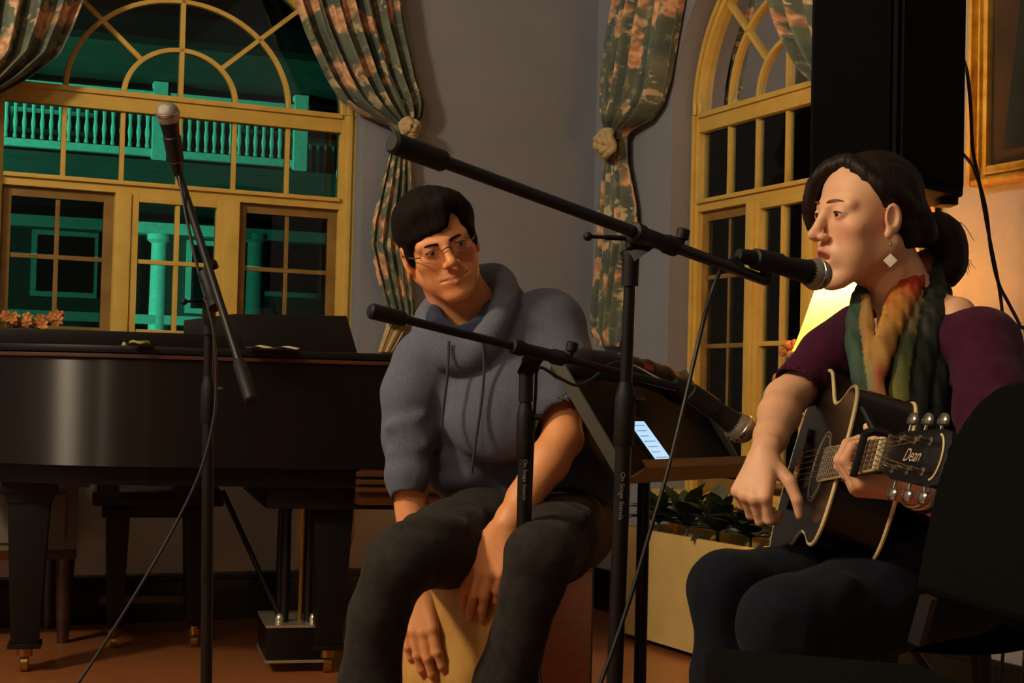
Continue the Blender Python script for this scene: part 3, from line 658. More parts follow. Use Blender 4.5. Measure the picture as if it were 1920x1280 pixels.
MB().sphere((LP[0], LP[1], lz0 + .13), .03, 16).build('bulb', mat('bulb_glow', '#fff0c0', .4, emit='#ffb64a', estr=8), lt, smooth=True)
lamp('table_lamp_bulb', 'POINT', (LP[0], LP[1], lz0 + .18), 44, (1, .48, .13), .03)
bpy.data.objects['table_lamp_bulb'].parent = lt; bpy.data.objects['table_lamp_bulb'].matrix_parent_inverse = Matrix.Translation(-WLOC[lt.name])
# paler glimpse of flowers beside the lamp
vz = thing('flower_vase', 'vase of faded pink flowers just left of the lamp shade', 'vase', (LP[0] - .06, LP[1] + .12, tz))
vb = A_(LP[0] - .06, LP[1] + .14, tz)
MB().lathe(vb, UP, [(0, .03), (.02, .04), (.09, .045), (.14, .02), (.17, .026)], 20).build('vase_body', mat('vase_glaze', '#6a5a3a', .3), vz, smooth=True)
rng = random.Random(4); mpk = mat('petal_pink', '#c98a5c', .7, col2='#8f5a38', scale=50)
for i in range(9):
    e = vb + A_(-.03 - .10 * rng.random(), rng.uniform(-.05, .08), .28 + .14 * rng.random()); MB().tube(spline([vb + UP * .15, (vb + e) / 2 + UP * .05, e], 4), .002, 5).build('stem', mat('stem_green', '#3d4a22', .7), vz)
    fb = MB()
    for k in range(7): fb.sphere(e + A_(rng.gauss(0, .013), rng.gauss(0, .013), rng.gauss(0, .011)), .012, 8)
    fb.build('bloom', mpk, vz, smooth=True)
# ================================================================= grand piano
m_blk = mat('piano_ebony', '#0b0a09', .35, scale=4)
for _n in [m_blk.node_tree.nodes['Principled BSDF']]:      # hand-rubbed finish: highlights smear along the rim height
    _n.inputs['Anisotropic'].default_value = 1.0; _n.inputs['Anisotropic Rotation'].default_value = .25; _tg = m_blk.node_tree.nodes.new('ShaderNodeTangent'); _tg.direction_type = 'RADIAL'; _tg.axis = 'Z'; m_blk.node_tree.links.new(_tg.outputs[0], _n.inputs['Tangent']); m_blk2 = mat('piano_satin', '#0b0907', .42, scale=6, spec=.3)
m_mahog = mat('piano_mahogany', '#4a2a12', .35, coat=.2, scale=8)
ZB = .605
def at_z(x, y, z): return on_plane(x, y, (0, 0, z), UP)
_pa, _pb = at_z(735, 881, ZB), at_z(100, 873, ZB)
pX = nrm((_pb - _pa) * A_(1, 1, 0)); pY = A_(pX[1], -pX[0], 0); pY = pY if pY[1] > 0 else -pY
_k = on_plane(838, 800, _pa, pY); PK = A_(_k[0], _k[1], 0)      # keyboard end of the spine
def Pn(X, Y, z): return PK + pX * X + pY * Y + UP * z
plan = [(0, 0), (.3, 0), (.6, 0), (.82, .0)] + [(p[0], p[1]) for p in spline([(.82, 0, 0), (1.0, .022, 0), (1.18, .09, 0), (1.34, .21, 0), (1.42, .38, 0), (1.40, .55, 0), (1.28, .68, 0), (1.08, .76, 0), (.88, .86, 0), (.7, 1.03, 0), (.52, 1.2, 0), (.32, 1.29, 0), (.18, 1.3, 0)], 7)[1:]] + [(0, 1.3)]
def offs(pl, d):
    c = np.mean(np.array(pl), 0); return [tuple(np.array(q) + nrm(np.append(np.array(q) - c, 0))[:2] * d) for q in pl]
piano = thing('grand_piano', 'black grand piano with its lid closed beneath the balcony window', 'piano', Pn(.7, .5, 0))
MB().prism([Pn(x, y, ZB) for x, y in plan], UP * .295).build('case', m_blk, piano, smooth=True, ang=25)
MB().prism([Pn(x, y, ZB + .297) for x, y in offs(plan, .012)], UP * .012).build('rim_moulding', m_mahog, piano, bevel=.003, ang=25)
MB().prism([Pn(x, y, ZB + .311) for x, y in offs(plan, .02)], UP * .02).build('lid', m_blk2, piano, bevel=.006, ang=25)
for i in range(3): MB().box(Pn(.5 + .22 * i, .5, ZB - .07), pX * .03, pY * .36, UP * .02).build('underside_beam', m_blk2, piano)
MB().prism([Pn(x, y, ZB - .055) for x, y in offs(plan, -.07)], UP * .055).build('soundboard_frame', m_blk2, piano)
MB().box(Pn(.30, .55, ZB - .06), pX * .2, pY * .45, UP * .06).build('key_bed', m_blk2, piano, bevel=.004)
for dz in (0, .022, .044): MB().box(Pn(.13, -.004, ZB - .012 - dz), pX * .13, pY * .012, UP * .007).build('key_slip_moulding', m_mahog, piano, bevel=.003)
MB().box(Pn(.13, .3, ZB - .05), pX * .12, pY * .3, UP * .05).build('key_slip', m_mahog, piano)
def pleg(X, Y, name='leg'):
    mb = MB(); top = ZB - .0
    for z0, z1, w0, w1 in ((top - .09, top, .075, .075), (top - .12, top - .09, .062, .07), (.085, top - .12, .038, .058), (.07, .085, .046, .046)):
        P = [Pn(X + sx * w, Y + sy * w, z) for z, w in ((z0, w0), (z1, w1)) for sx, sy in ((-1, -1), (1, -1), (1, 1), (-1, 1))]
        mb.add(P, [(0, 1, 2, 3), (7, 6, 5, 4), (0, 4, 5, 1), (1, 5, 6, 2), (2, 6, 7, 3), (3, 7, 4, 0)])
    o = mb.build('leg', m_blk2, piano, bevel=.003); bm = bmesh.new(); bm.from_mesh(o.data); bmesh.ops.recalc_face_normals(bm, faces=bm.faces); bm.to_mesh(o.data); bm.free()
    cb = MB(); cb.lathe(Pn(X, Y, .045), UP, [(0, .022), (.026, .022)], 16); cb.lathe(Pn(X, Y, .024) - pX * .012, pX, [(0, .02), (.003, .024), (.021, .024), (.024, .02)], 20)
    cb.build('caster', m_brass, o, smooth=True, ang=30)
def plocal(x, y, z):
    p = at_z(x, y, z) - PK; return float(p @ pX), float(p @ pY)
_lx, _ly = plocal(45, 1258, 0); pleg(_lx, max(_ly, .12)); pleg(.30, .2); pleg(.22, 1.12)
# pedal lyre
lx, ly = plocal(548, 1226, .03); ly = max(ly, .3)
lyre_t = MB(); lyre_t.box(Pn(lx, ly, ZB - .1), pX * .07, pY * .12, UP * .02); lyre_t.build('lyre_head', m_blk2, piano, bevel=.004)
for dx, dy in ((-.035, -.08), (.035, -.08), (-.035, .08), (.035, .08)): MB().lathe(Pn(lx + dx, ly + dy, .13), UP, [(0, .017), (.02, .012), (.1, .014), (.33, .012), (.36, .017)], 12).build('lyre_post', m_blk2, piano, smooth=True)
for dy in (-.03, 0, .03): MB().tube([Pn(lx - .02, ly + dy, .13), Pn(lx - .02, ly + dy, .5)], .003, 8).build('pedal_rod', m_brass, piano, smooth=True)
bx_ = MB().box(Pn(lx, ly, .085), pX * .092, pY * .15, UP * .048).build('pedal_box', m_blk, piano, bevel=.004)
MB().box(Pn(lx, ly, .136), pX * .095, pY * .153, UP * .004).build('metal_trim', mat('nickel_strip', '#cfc8b4', .25, .8), bx_)
MB().box(Pn(lx, ly, .034), pX * .095, pY * .153, UP * .004).build('metal_trim', MATS['nickel_strip'], bx_)
for dx in (.05, -.05): MB().lathe(Pn(lx + dx, ly - .09, .14), UP, [(0, .012), (.01, .014), (.02, .01), (.026, .004)], 14).build('finial', MATS['nickel_strip'], bx_, smooth=True)
for dy in (-.07, 0, .07): MB().tube(spline([Pn(lx - .08, ly + dy, .06), Pn(lx - .15, ly + dy, .055), Pn(lx - .2, ly + dy, .04)], 4), [.012] * 8 + [.006], 8, flat=(UP, .4)).build('pedal', m_brass, piano, smooth=True)
MB().tube([V(532, 1172, 4.72), V(417, 920, 4.78)], .009, 8).build('lyre_brace', m_blk2, piano, smooth=True)
# fallboard, music desk on the closed lid
zt = ZB + .331
def lid_at(x, y): return plocal(x, y, zt)
x0_, _ = lid_at(470, 650); 
desk_box = MB().box(Pn(x0_ + .49, .45, zt + .024), pX * .47, pY * .2, UP * .024).build('lid_flap', m_blk2, piano, bevel=.004)
MB().box(Pn(x0_ - .004 + .01, .45, zt + .024), pX * .018, pY * .2, UP * .025).build('flap_end', m_blk2, piano, bevel=.003)
dk = thing('music_desk', 'black music desk panel propped on the piano lid right of the flap', 'music desk', Pn(x0_ - .1, .72, zt))
_c = Pn(x0_ - .05, .74, zt); e1 = pX * .24; pts = [V(438, 640, 5.0), V(672, 657, 5.0), V(650, 593, 5.05), V(400, 588, 5.05)]
d0 = .74
def on_desk(x, y): return on_plane(x, y, Pn(0, d0, 0), pY)
q = [on_desk(345, 640), on_desk(674, 652), on_desk(650, 592), on_desk(440, 588), on_desk(345, 600)]
for k in (0, 1): q[k][2] = zt
MB().prism(q, pY * .018).build('panel', m_blk2, dk, bevel=.003); MB().box((q[0] + q[1]) / 2 + UP * .006 - pY * .03, (q[1] - q[0]) * A_(.5, .5, 0), pY * .03, UP * .006).build('ledge', m_blk2, dk)
def flat_paper(px, py, w, h, rot, label, m, name='sheet_music', t=.002, zz=None):
    X, Y = plocal(px, py, zz or zt); c = Pn(X, Y, zz or zt); e = pX * math.cos(rot) + pY * math.sin(rot); g = -pX * math.sin(rot) + pY * math.cos(rot); mb = MB(); rows = []
    for i in range(7): rows.append([c + e * w * (j / 8 - .5) + g * h * (i / 6 - .5) + UP * (t + .006 * math.sin(j * .7) ** 2 + .008 * (i / 6) ** 2) for j in range(9)])
    mb.grid(rows); mb.grid([[p - UP * t for p in r] for r in rows][::-1]); return tag(mb.build(name, m, smooth=True, ang=180), label, 'paper')
pp = flat_paper(512, 656, .13, .19, .2, 'curled white sheets of music on the piano lid before the desk', mat('paper_warm', '#d8c9a8', .8))
gx, gy = plocal(262, 648, zt)
nt_ = thing('hand_bell', 'tiny silver hand bell standing by the leaf on the piano lid', 'bell', Pn(*plocal(233, 648, zt), zt))
gc = Pn(*plocal(233, 648, zt), zt)
MB().lathe(gc, UP, [(0, .008), (.002, .0085), (.006, .006), (.010, .004)], 14).build('bell_body', MATS['nickel_strip'], nt_, smooth=True); MB().lathe(gc + UP * .010, UP, [(0, .0015), (.008, .002), (.011, .001)], 8).build('handle', m_dwood, nt_, smooth=True)
lf = [Pn(gx + .026 * math.cos(t) * (1 if abs(math.cos(t)) < .9 else 1.1), gy + .016 * math.sin(t), zt + .004 + .006 * math.sin(2 * t) ** 2) for t in np.linspace(0, 6.283, 21)[:-1]]
tag(MB().prism(lf, UP * .006).build('leaf', mat('yellow_leaf', '#8f8f3a', .6, col2='#6f7a2a', scale=40), bevel=.001), 'small yellow green leaf lying on the piano lid', 'leaf')
# dried flowers at the left
fb0 = Pn(*plocal(20, 640, zt), zt); _fx, _fy = plocal(20, 640, zt); fb0 = Pn(_fx, .45, zt + .049)
dfl = thing('dried_flowers', 'spray of dried orange flowers lying on the piano at far left', 'flowers', fb0)
rng = random.Random(9); m_dry = mat('dried_petal', '#c07a3a', .8, col2='#7d4a22', scale=60)
for i in range(16):
    c = fb0 + pX * rng.uniform(-.1, .12) + pY * rng.uniform(-.04, .04) + UP * rng.uniform(.015, .05)
    MB().tube([fb0 + pX * rng.uniform(-.05, .05) + UP * .004, c], .002, 5).build('stem', mat('dry_stem', '#5a4020', .8), dfl)
    mb = MB()
    for k in range(6):
        t = k * 1.047 + i; e = A_(math.cos(t), .4 * math.sin(i), math.sin(t)) * .02; sd = A_(-math.sin(t), 0, math.cos(t)) * .007
        mb.add([c, c + e * .6 + sd, c + e, c + e * .6 - sd - A_(0, .004, 0)], [(0, 1, 2), (0, 2, 3)])
    mb.build('bloom', m_dry, dfl)
# bench tucked behind the piano
_bl, _br = plocal(213, 1214, 0), plocal(362, 1208, 0)
bn = thing('piano_bench', 'dark wooden bench with brass casters standing behind the piano', 'bench', Pn((_bl[0] + _br[0]) / 2, _bl[1] + .15, 0))
bz = .47; bx0, bx1, by0 = _br[0] - .05, _bl[0] + .05, _bl[1]
MB().box(Pn((bx0 + bx1) / 2, by0 + .16, bz), pX * ((bx1 - bx0) / 2 + .03), pY * .19, UP * .022).build('seat', m_blk2, bn, bevel=.008)
MB().box(Pn((bx0 + bx1) / 2, by0 + .16, bz - .04), pX * ((bx1 - bx0) / 2), pY * .16, UP * .02).build('apron', m_blk2, bn)
for X in (_bl[0], _br[0]):
    for Y in (by0, by0 + .3):
        mb = MB(); P = [Pn(X + sx * w, Y + sy * w, z) for z, w in ((.06, .024), (bz - .03, .038)) for sx, sy in ((-1, -1), (1, -1), (1, 1), (-1, 1))]
        mb.add(P, [(0, 1, 2, 3), (7, 6, 5, 4), (0, 4, 5, 1), (1, 5, 6, 2), (2, 6, 7, 3), (3, 7, 4, 0)]); o = mb.build('leg', m_blk2, bn, bevel=.002)
        bm = bmesh.new(); bm.from_mesh(o.data); bmesh.ops.recalc_face_normals(bm, faces=bm.faces); bm.to_mesh(o.data); bm.free()
        cb = MB(); cb.lathe(Pn(X, Y, .038), UP, [(0, .018), (.03, .028)], 14); cb.lathe(Pn(X, Y, .02) - pX * .012, pX, [(0, .017), (.003, .02), (.021, .02), (.024, .017)], 18); cb.build('caster', m_brass, o, smooth=True, ang=30)
MB().box(Pn((bx0 + bx1) / 2, by0 + .15, .13), pX * (bx1 - bx0) / 2, pY * .01, UP * .01).build('stretcher', m_dwood, bn)
# pale panelled cabinet at the far left
m_pale = mat('pale_cabinet_paint', '#6e6a5c', .5)
cab = thing('panelled_cabinet', 'pale panelled cabinet on dark legs half hidden at far left', 'cabinet', GL(2.6, 0, .25))
def cb_(name, m, s0, s1, z0, z1, o0, o1, bv=.003): return MB().box((GL(s0, z0, o0) + GL(s1, z1, o1)) / 2, -wa * (s1 - s0) / 2, wb * (o1 - o0) / 2, UP * (z1 - z0) / 2).build(name, m, cab, bevel=bv)
cb_('cabinet_top', m_pale, 2.03, 2.9, .5, .55, .02, .44); cb_('body', m_pale, 2.06, 2.87, .3, .5, .03, .41)
for i in range(3): cb_('door_panel', m_pale, 2.1 + i * .26, 2.31 + i * .26, .325, .48, .41, .42, .004)
cb_('lower_rail', m_mahog, 2.06, 2.87, .27, .3, .03, .41)
for s_ in (2.09, 2.84):
    for o_ in (.06, .38): MB().lathe(GL(s_, 0, o_), UP, [(0, .018), (.1, .025), (.27, .03)], 12).build('leg', m_dwood, cab, smooth=True)
# brass pipe behind the right front leg of the piano
gp = [V(660, 985, 5.2), V(652, 1030, 5.2), V(640, 1082, 5.2)]; gp0 = gp[2].copy(); gp0[2] = 0.0; gp0 += A_(-.02, 0, 0)
tag(MB().tube(spline([gp[0] + UP * .12, gp[0], gp[1], gp[2]], 4) + [gp0], .0085, 10).build('brass_pipe', m_brass, smooth=True), 'thin bent brass pipe behind the piano leg beside the man', 'pipe')

# ================================================================= microphones on stands
m_stand = mat('stand_black', '#0d0c0b', .42, .1, spec=.4); m_rub = mat('black_rubber', '#090808', .6, spec=.35); m_chr = mat('mic_grille_metal', '#b2afa6', .4, .6, col2='#6a6860', scale=900, bump=.4, bscale=900); m_nk = mat('nickel', '#b7b2a4', .22, .95)
m_cable = mat('cable_black', '#0c0b0a', .5)
def lerp(a, b, t): return np.asarray(a) * (1 - t) + np.asarray(b) * t
def mic(tail, ball, label, rad=.0255, band=False):
    ax = nrm(ball - tail); L_ = np.linalg.norm(ball - tail); t = thing('microphone', label, 'microphone', tail, 'vocal microphones')
    MB().lathe(tail, ax, [(-.012, .010), (0, .0115), (.004, .0125), (L_ * .55, .0165), (L_ - .022, .0205), (L_ - .018, .0225)], 24).build('handle', m_rub, t, smooth=True, ang=35)
    R = rad; prof = [(L_ - .02, .0215), (L_ - .013, R * .93), (L_ - .006, R)]
    prof += [(L_ + .001 + R * .92 * math.sin(a), R * math.cos(a) ** .9) for a in np.linspace(.12, 1.5, 10)]
    g = MB().lathe(tail, ax, prof, 32).build('grille', m_chr, t, smooth=True, ang=60)
    MB().lathe(tail, ax, [(L_ - .0045, R), (L_ - .0035, R + .0012), (L_ + .0025, R + .0012), (L_ + .0035, R)], 32).build('grille_band', m_nk, t, smooth=True)
    if band: MB().lathe(tail, ax, [(L_ * .2 - .008, .0138), (L_ * .2 - .006, .0148), (L_ * .2 + .008, .0148), (L_ * .2 + .01, .0142)], 24).build('ring', m_brass, t, smooth=True)
    return t
def cyl(name, a, b, r_, m, par, n=18): return MB().tube([a, b], r_, n).build(name, m, par, smooth=True, ang=40)
def mic_stand(label, foot_px, pole_top, dep, clutch_y, boomA, boomB, joint, handle, micT, r_low=.0125, r_up=.0095, grip=.1, round_base=False, boom_r=.0085, knob_up=True):
    x0, y0 = pole_top; top = V(x0, y0, dep); bot = V(foot_px[0], foot_px[1], dep)
    dirn = bot - top; k = (top[2] - .03) / (-dirn[2]); foot = top + dirn * k; base = foot.copy(); base[2] = 0
    t = thing('microphone_stand', label, 'microphone stand', base)
    f_ = (clutch_y - y0) / (foot_px[1] - y0); cl = top + dirn * f_; ax = nrm(top - foot)
    cyl('upper_tube', cl - ax * .1, top, r_up, m_stand, t); cyl('lower_tube', foot, cl, r_low, m_stand, t)
    MB().lathe(cl - ax * .055, ax, [(0, r_low + .001), (.004, r_low + .0035), (.075, r_low + .0035), (.085, r_low + .001), (.1, r_up + .001)], 20).build('clutch', m_rub, t, smooth=True, ang=35)
    side = nrm(np.cross(ax, A_(0, 1, 0))); MB().tube([cl - side * .012 + ax * .018, cl - side * (r_low + .018) + ax * .018], .006, 10).build('clutch_screw', m_rub, t)
    if round_base:
        MB().lathe(base, UP, [(0, .125), (.008, .128), (.016, .12), (.024, .05), (.04, .02), (.06, .0145)], 40).build('round_base', m_stand, t, smooth=True, ang=35)
    else:
        MB().lathe(base + UP * .1, UP, [(0, .02), (.02, .028), (.06, .028), (.08, .016)], 20).build('leg_hub', m_rub, t, smooth=True, ang=35)
        for a_ in (.6, 2.69, 4.79):
            e = A_(math.cos(a_), math.sin(a_), 0); lg = cyl('leg', base + UP * .14 + e * .02, base + e * .3 + UP * .014, .008, m_stand, t)
            cyl('rubber_foot', base + e * .275 + UP * .026, base + e * .31 + UP * .0105, .0105, m_rub, lg)
    A, B = boomA, boomB; bd = nrm(B - A)
    cyl('boom', A, B, boom_r, m_stand, t); MB().lathe(A, bd, [(-.004, boom_r + .002), (0, boom_r + .0055), (grip, boom_r + .0055), (grip + .006, boom_r + .002)], 18).build('counterweight', m_rub, t, smooth=True, ang=35)
    J = joint; # swivel clamp
    nrm_c = nrm(A_(0, -1, 0) - bd * np.dot(A_(0, -1, 0), bd)); upc = nrm(np.cross(bd, nrm_c)); upc = upc if upc[2] > 0 else -upc
    MB().lathe(J - bd * .05, bd, [(0, boom_r + .001), (.002, boom_r + .006), (.02, boom_r + .006), (.024, boom_r + .0035), (.075, boom_r + .0035), (.08, boom_r + .006), (.1, boom_r + .006), (.102, boom_r + .001)], 20).build('boom_sleeve', m_rub, t, smooth=True, ang=35)
    bm_ = MB(); w_ = .016; bm_.prism([J - bd * .022 + A_(0, -w_ / 2, 0), J + bd * .022 + A_(0, -w_ / 2, 0), top + side * .014 - ax * .02 + A_(0, -w_ / 2, 0), top - ax * .04 + A_(0, -w_ / 2, 0), top - side * .014 - ax * .02 + A_(0, -w_ / 2, 0)], A_(0, w_, 0)); bm_.build('swivel_bracket', m_rub, t, bevel=.004)
    cyl('collar', top - ax * .07, top - ax * .015, r_up + .004, m_rub, t)
    hp = top + ax * .004; MB().tube([hp, hp + handle * .6], .0042, 10).tube([hp + handle * .3, hp + handle], .003, 8).sphere(hp + handle, .0075, 12).build('t_handle', m_rub, t, smooth=True, ang=50)
    cyl('pivot_bolt', hp - A_(0, .016, 0), hp + A_(0, .016, 0), .009, m_nk if not knob_up else m_rub, t)
    kk = J + bd * .062; MB().lathe(kk, upc, [(0, .006), (.014, .006), (.016, .0105), (.03, .0105), (.032, .008)], 14).build('boom_screw', m_rub, t, smooth=True, ang=35)
    # clip at the end of the boom
    ma = nrm(micT[1] - micT[0]); cp = micT[0] + ma * .05
    MB().lathe(cp - ma * .03, ma, [(0, .014), (.002, .0175), (.055, .0195), (.058, .017)], 20).build('mic_clip', m_rub, t, smooth=True, ang=35)
    MB().tube([B, lerp(B, cp, .5) - UP * .002, cp], [.010, .011, .009], 12).build('clip_neck', m_rub, t, smooth=True)
    return t
def text_on_pole(s, p_top, p_bot, r_, par, size=.012):
    cu = bpy.data.curves.new('lettering', 'FONT'); cu.body = s; cu.size = size; cu.align_x = 'LEFT'; cu.align_y = 'CENTER'; cu.extrude = .0004
    o = bpy.data.objects.new('lettering', cu); COL.objects.link(o); dg = bpy.context.evaluated_depsgraph_get(); me = bpy.data.meshes.new_from_object(o.evaluated_get(dg)); bpy.data.objects.remove(o)
    ax = nrm(p_bot - p_top); L_ = np.linalg.norm(p_bot - p_top); co = np.array([v.co[:] for v in me.vertices]); wd = co[:, 0].max() - co[:, 0].min()
    vw = nrm(CAM - p_top); vw = nrm(vw - ax * np.dot(vw, ax)); sd = np.cross(ax, vw)      # letters read downwards; their tops face right
    for v, c in zip(me.vertices, co):
        h = (c[0] - co[:, 0].min()) / wd * L_; ang = c[1] / r_; rr = r_ + .0006 + c[2]
        v.co = Vector(p_top + ax * h + (vw * math.cos(ang) - sd * math.sin(ang)) * rr)
    return link('lettering', me, mat('white_print', '#77746c', .6), par, False)
# 1: left stand
d1 = 3.3; J1 = V(394, 545, d1 - .03)
A1, B1 = V(471, 750, d1 - .25), V(331, 312, d1 + .12); m1 = (V(333, 318, d1 + .08), V(313, 204, d1 + .02))
ft = mic_stand('tall microphone stand in front of the piano at left', (387, 1278), (392, 565), d1, 745, A1, B1, J1, V(345, 566, d1 - .05) - V(392, 562, d1), m1, grip=.095, round_base=True, knob_up=False, r_low=.0125, r_up=.0105)
mic(m1[0], m1[1] - nrm(m1[1] - m1[0]) * .01, 'silver headed microphone pointing up on the left stand', .0245, True)
# 2: singer's stand
d2 = 2.42; m2 = (V(1395, 480, 2.52), V(1531, 514, 2.6)); A2, B2 = V(738, 268, 2.0), V(1436, 526, 2.56); J2 = lerp(A2, B2, .645)
s2 = mic_stand('tall microphone stand whose boom reaches the singing woman', (1152, 1280), (1184, 452), d2, 770, A2, B2, J2, V(1102, 466, d2 - .02) - V(1184, 470, d2), m2, r_low=.0128, r_up=.0095, grip=.085, boom_r=.0092)
text_on_pole('On Stage Stands', V(1168, 884, d2), V(1164, 972, d2), .0131, s2, .0095)
mic(m2[0], m2[1], 'black microphone held at the singing woman’s mouth', .0265)
# 3: guitar stand
d3 = 2.72; m3 = (V(1276, 722, 2.72), V(1390, 803, 2.75)); A3, B3 = V(696, 583, 2.45), V(1272, 726, 2.72); J3 = lerp(A3, B3, .515)
s3 = mic_stand('lower microphone stand before the seated man, its boom towards the guitar', (975, 1280), (987, 678), d3, 800, A3, B3, J3, A_(-.0, -.03, -.002), m3, r_low=.0118, r_up=.0088, grip=.055, boom_r=.0072)
text_on_pole('On Stage Stands', V(985, 860, d3), V(983, 936, d3), .0121, s3, .0088)
mic(m3[0], m3[1], 'silver headed microphone pointing down at the guitar', .0262)
def cable(px, label, r_=.0032, floor=True):
    P = [V(*q) for q in px]
    return tag(MB().tube(spline(P, 8), r_, 8).build('cable', m_cable, smooth=True), label, 'cable')
def to_floor(x, y): p = at_z(x, y, .006); return p
c1 = [V(336, 330, d1 + .06), V(352, 420, d1 + .03), V(375, 520, d1 + .0), V(400, 620, d1 - .03), V(405, 730, d1 - .04), V(398, 800, d1 - .05), V(375, 885, d1 - .06), V(328, 985, d1 - .07), V(262, 1100, d1 - .09), V(190, 1215, d1 - .11), V(140, 1290, d1 - .13), V(70, 1400, d1 - .16)]
e_ = c1[-1].copy(); e_[2] = .006; c1 += [e_ + A_(-.04, 0, 0), e_ + A_(-.3, -.1, 0)]
tag(MB().tube(spline(c1, 8), .0034, 8).build('cable', m_cable, smooth=True), 'thin black cable falling from the left microphone in front of the piano', 'cable')
c2 = [V(1392, 482, 2.52), V(1365, 490, 2.5), V(1345, 520, 2.48), V(1326, 575, 2.46), V(1305, 660, 2.44), V(1282, 760, 2.42), V(1250, 890, 2.4), V(1222, 985, 2.39), V(1185, 1110, 2.38), V(1150, 1215, 2.37), V(1120, 1300, 2.36), V(1090, 1420, 2.34)]
e_ = c2[-1].copy(); e_[2] = .006; c2 += [e_ + A_(-.03, 0, 0), e_ + A_(-.2, -.2, 0)]
tag(MB().tube(spline(c2, 8), .0034, 8).build('cable', m_cable, smooth=True), 'black cable hanging in a long curve from the singer’s microphone', 'cable')
c3 = [V(1278, 722, 2.73), V(1240, 712, 2.75), V(1190, 686, 2.78), V(1150, 680, 2.78), V(1110, 710, 2.76), V(1080, 722, 2.75), V(1045, 706, 2.74), V(1010, 690, 2.73), V(1004, 740, 2.735), V(996, 900, 2.735), V(992, 1060, 2.735), V(996, 1160, 2.73), V(1006, 1230, 2.72), V(1016, 1300, 2.7), V(1030, 1450, 2.66)]
e_ = c3[-1].copy(); e_[2] = .006; c3 += [e_ + A_(.03, 0, 0), e_ + A_(.2, -.2, 0)]
tag(MB().tube(spline(c3, 8), .003, 8).build('cable', m_cable, smooth=True), 'black cable looping under the guitar microphone and down its stand', 'cable')

# ================================================================= music stand with phone
m_desk = mat('music_stand_black', '#100f0d', .75, spec=.15); m_edge = mat('music_stand_edge', '#4a4c44', .4)
ml = thing('music_stand', 'black sheet music stand tilted towards the guitar player', 'music stand', A_(*V(1207, 930, 3.06)[:2], 0))
bl_, tl_, br_, tr_ = V(1166, 905, 2.86), V(1037, 684, 2.90), V(1393, 884, 3.26), V(1262, 690, 3.30)
br_[2] = bl_[2]; tr_ = br_ + (tl_ - bl_)
ew = nrm(br_ - bl_); eh = nrm(tl_ - bl_); en = nrm(np.cross(ew, eh)); en = en if en[0] > 0 else -en
MB().prism([bl_, br_, tr_, tl_], -en * .004).build('desk', m_desk, ml)
MB().box((bl_ + tl_) / 2 + en * .010, (tl_ - bl_) / 2, ew * .003, en * .013).build('side_flange', m_edge, ml, bevel=.002)
MB().box((br_ + tr_) / 2 + en * .006, (tr_ - br_) / 2, ew * .002, en * .008).build('side_flange', m_edge, ml, bevel=.001)
led = MB(); led.box((bl_ + br_) / 2 + en * .03, (br_ - bl_) / 2, en * .032, eh * .0018); led.box((bl_ + br_) / 2 + en * .061 + eh * .007, (br_ - bl_) / 2, en * .0016, eh * .009)
led.build('ledge', mat('ledge_brown', '#5a3a20', .4), ml)
hc = (bl_ + br_ + tl_ + tr_) / 4; pl0 = A_(*V(1207, 930, 3.06)[:2], 0)
cyl('pole', pl0 + UP * .06, A_(pl0[0], pl0[1], (bl_[2] + hc[2]) / 2 - .02), .0125, m_stand, ml); MB().tube([A_(pl0[0], pl0[1], (bl_[2] + hc[2]) / 2 - .03), hc - en * .012], .014, 12).build('tilt_joint', m_rub, ml, smooth=True)
for k in range(3):
    t_ = k * 2.094 + 1.2; e = A_(math.cos(t_), math.sin(t_), 0); MB().tube(spline([pl0 + UP * .1, pl0 + e * .12 + UP * .05, pl0 + e * .26 + UP * .009], 5), .009, 8).build('leg', m_stand, ml, smooth=True)
ph = thing('smartphone', 'smartphone with a glowing pale blue screen on the music stand ledge', 'phone', V(1240, 880, 2.95))
sb = bl_ + ew * .115 + en * .024 + eh * .004; ehp = nrm(eh - en * .10); enp = nrm(np.cross(ew, ehp)); enp = enp if enp[0] > 0 else -enp
PWd, PHt = .068, .132
MB().box(sb + ew * PWd / 2 + ehp * PHt / 2, ew * PWd / 2, ehp * PHt / 2, enp * .004).build('phone_body', m_rub, ph, bevel=.003)
m_scr = mat('phone_screen', '#9fc6e8', .3, emit='#a9d2f2', estr=1.05)
sc_ = MB().box(sb + ew * PWd / 2 + ehp * PHt / 2 + enp * .0045, ew * (PWd / 2 - .005), ehp * (PHt / 2 - .013), enp * .0005).build('screen', m_scr, ph)
for i in range(8): MB().box(sb + ew * (PWd * .42 + .004 * math.sin(i * 2.1)) + ehp * (PHt * (.16 + .095 * i)) + enp * .0053, ew * (.019 + .004 * math.sin(i * 2.1)), ehp * .0007, enp * .0001).build('text_line', mat('screen_text', '#4d6f94', .4, emit='#4d6f94', estr=.4), sc_)
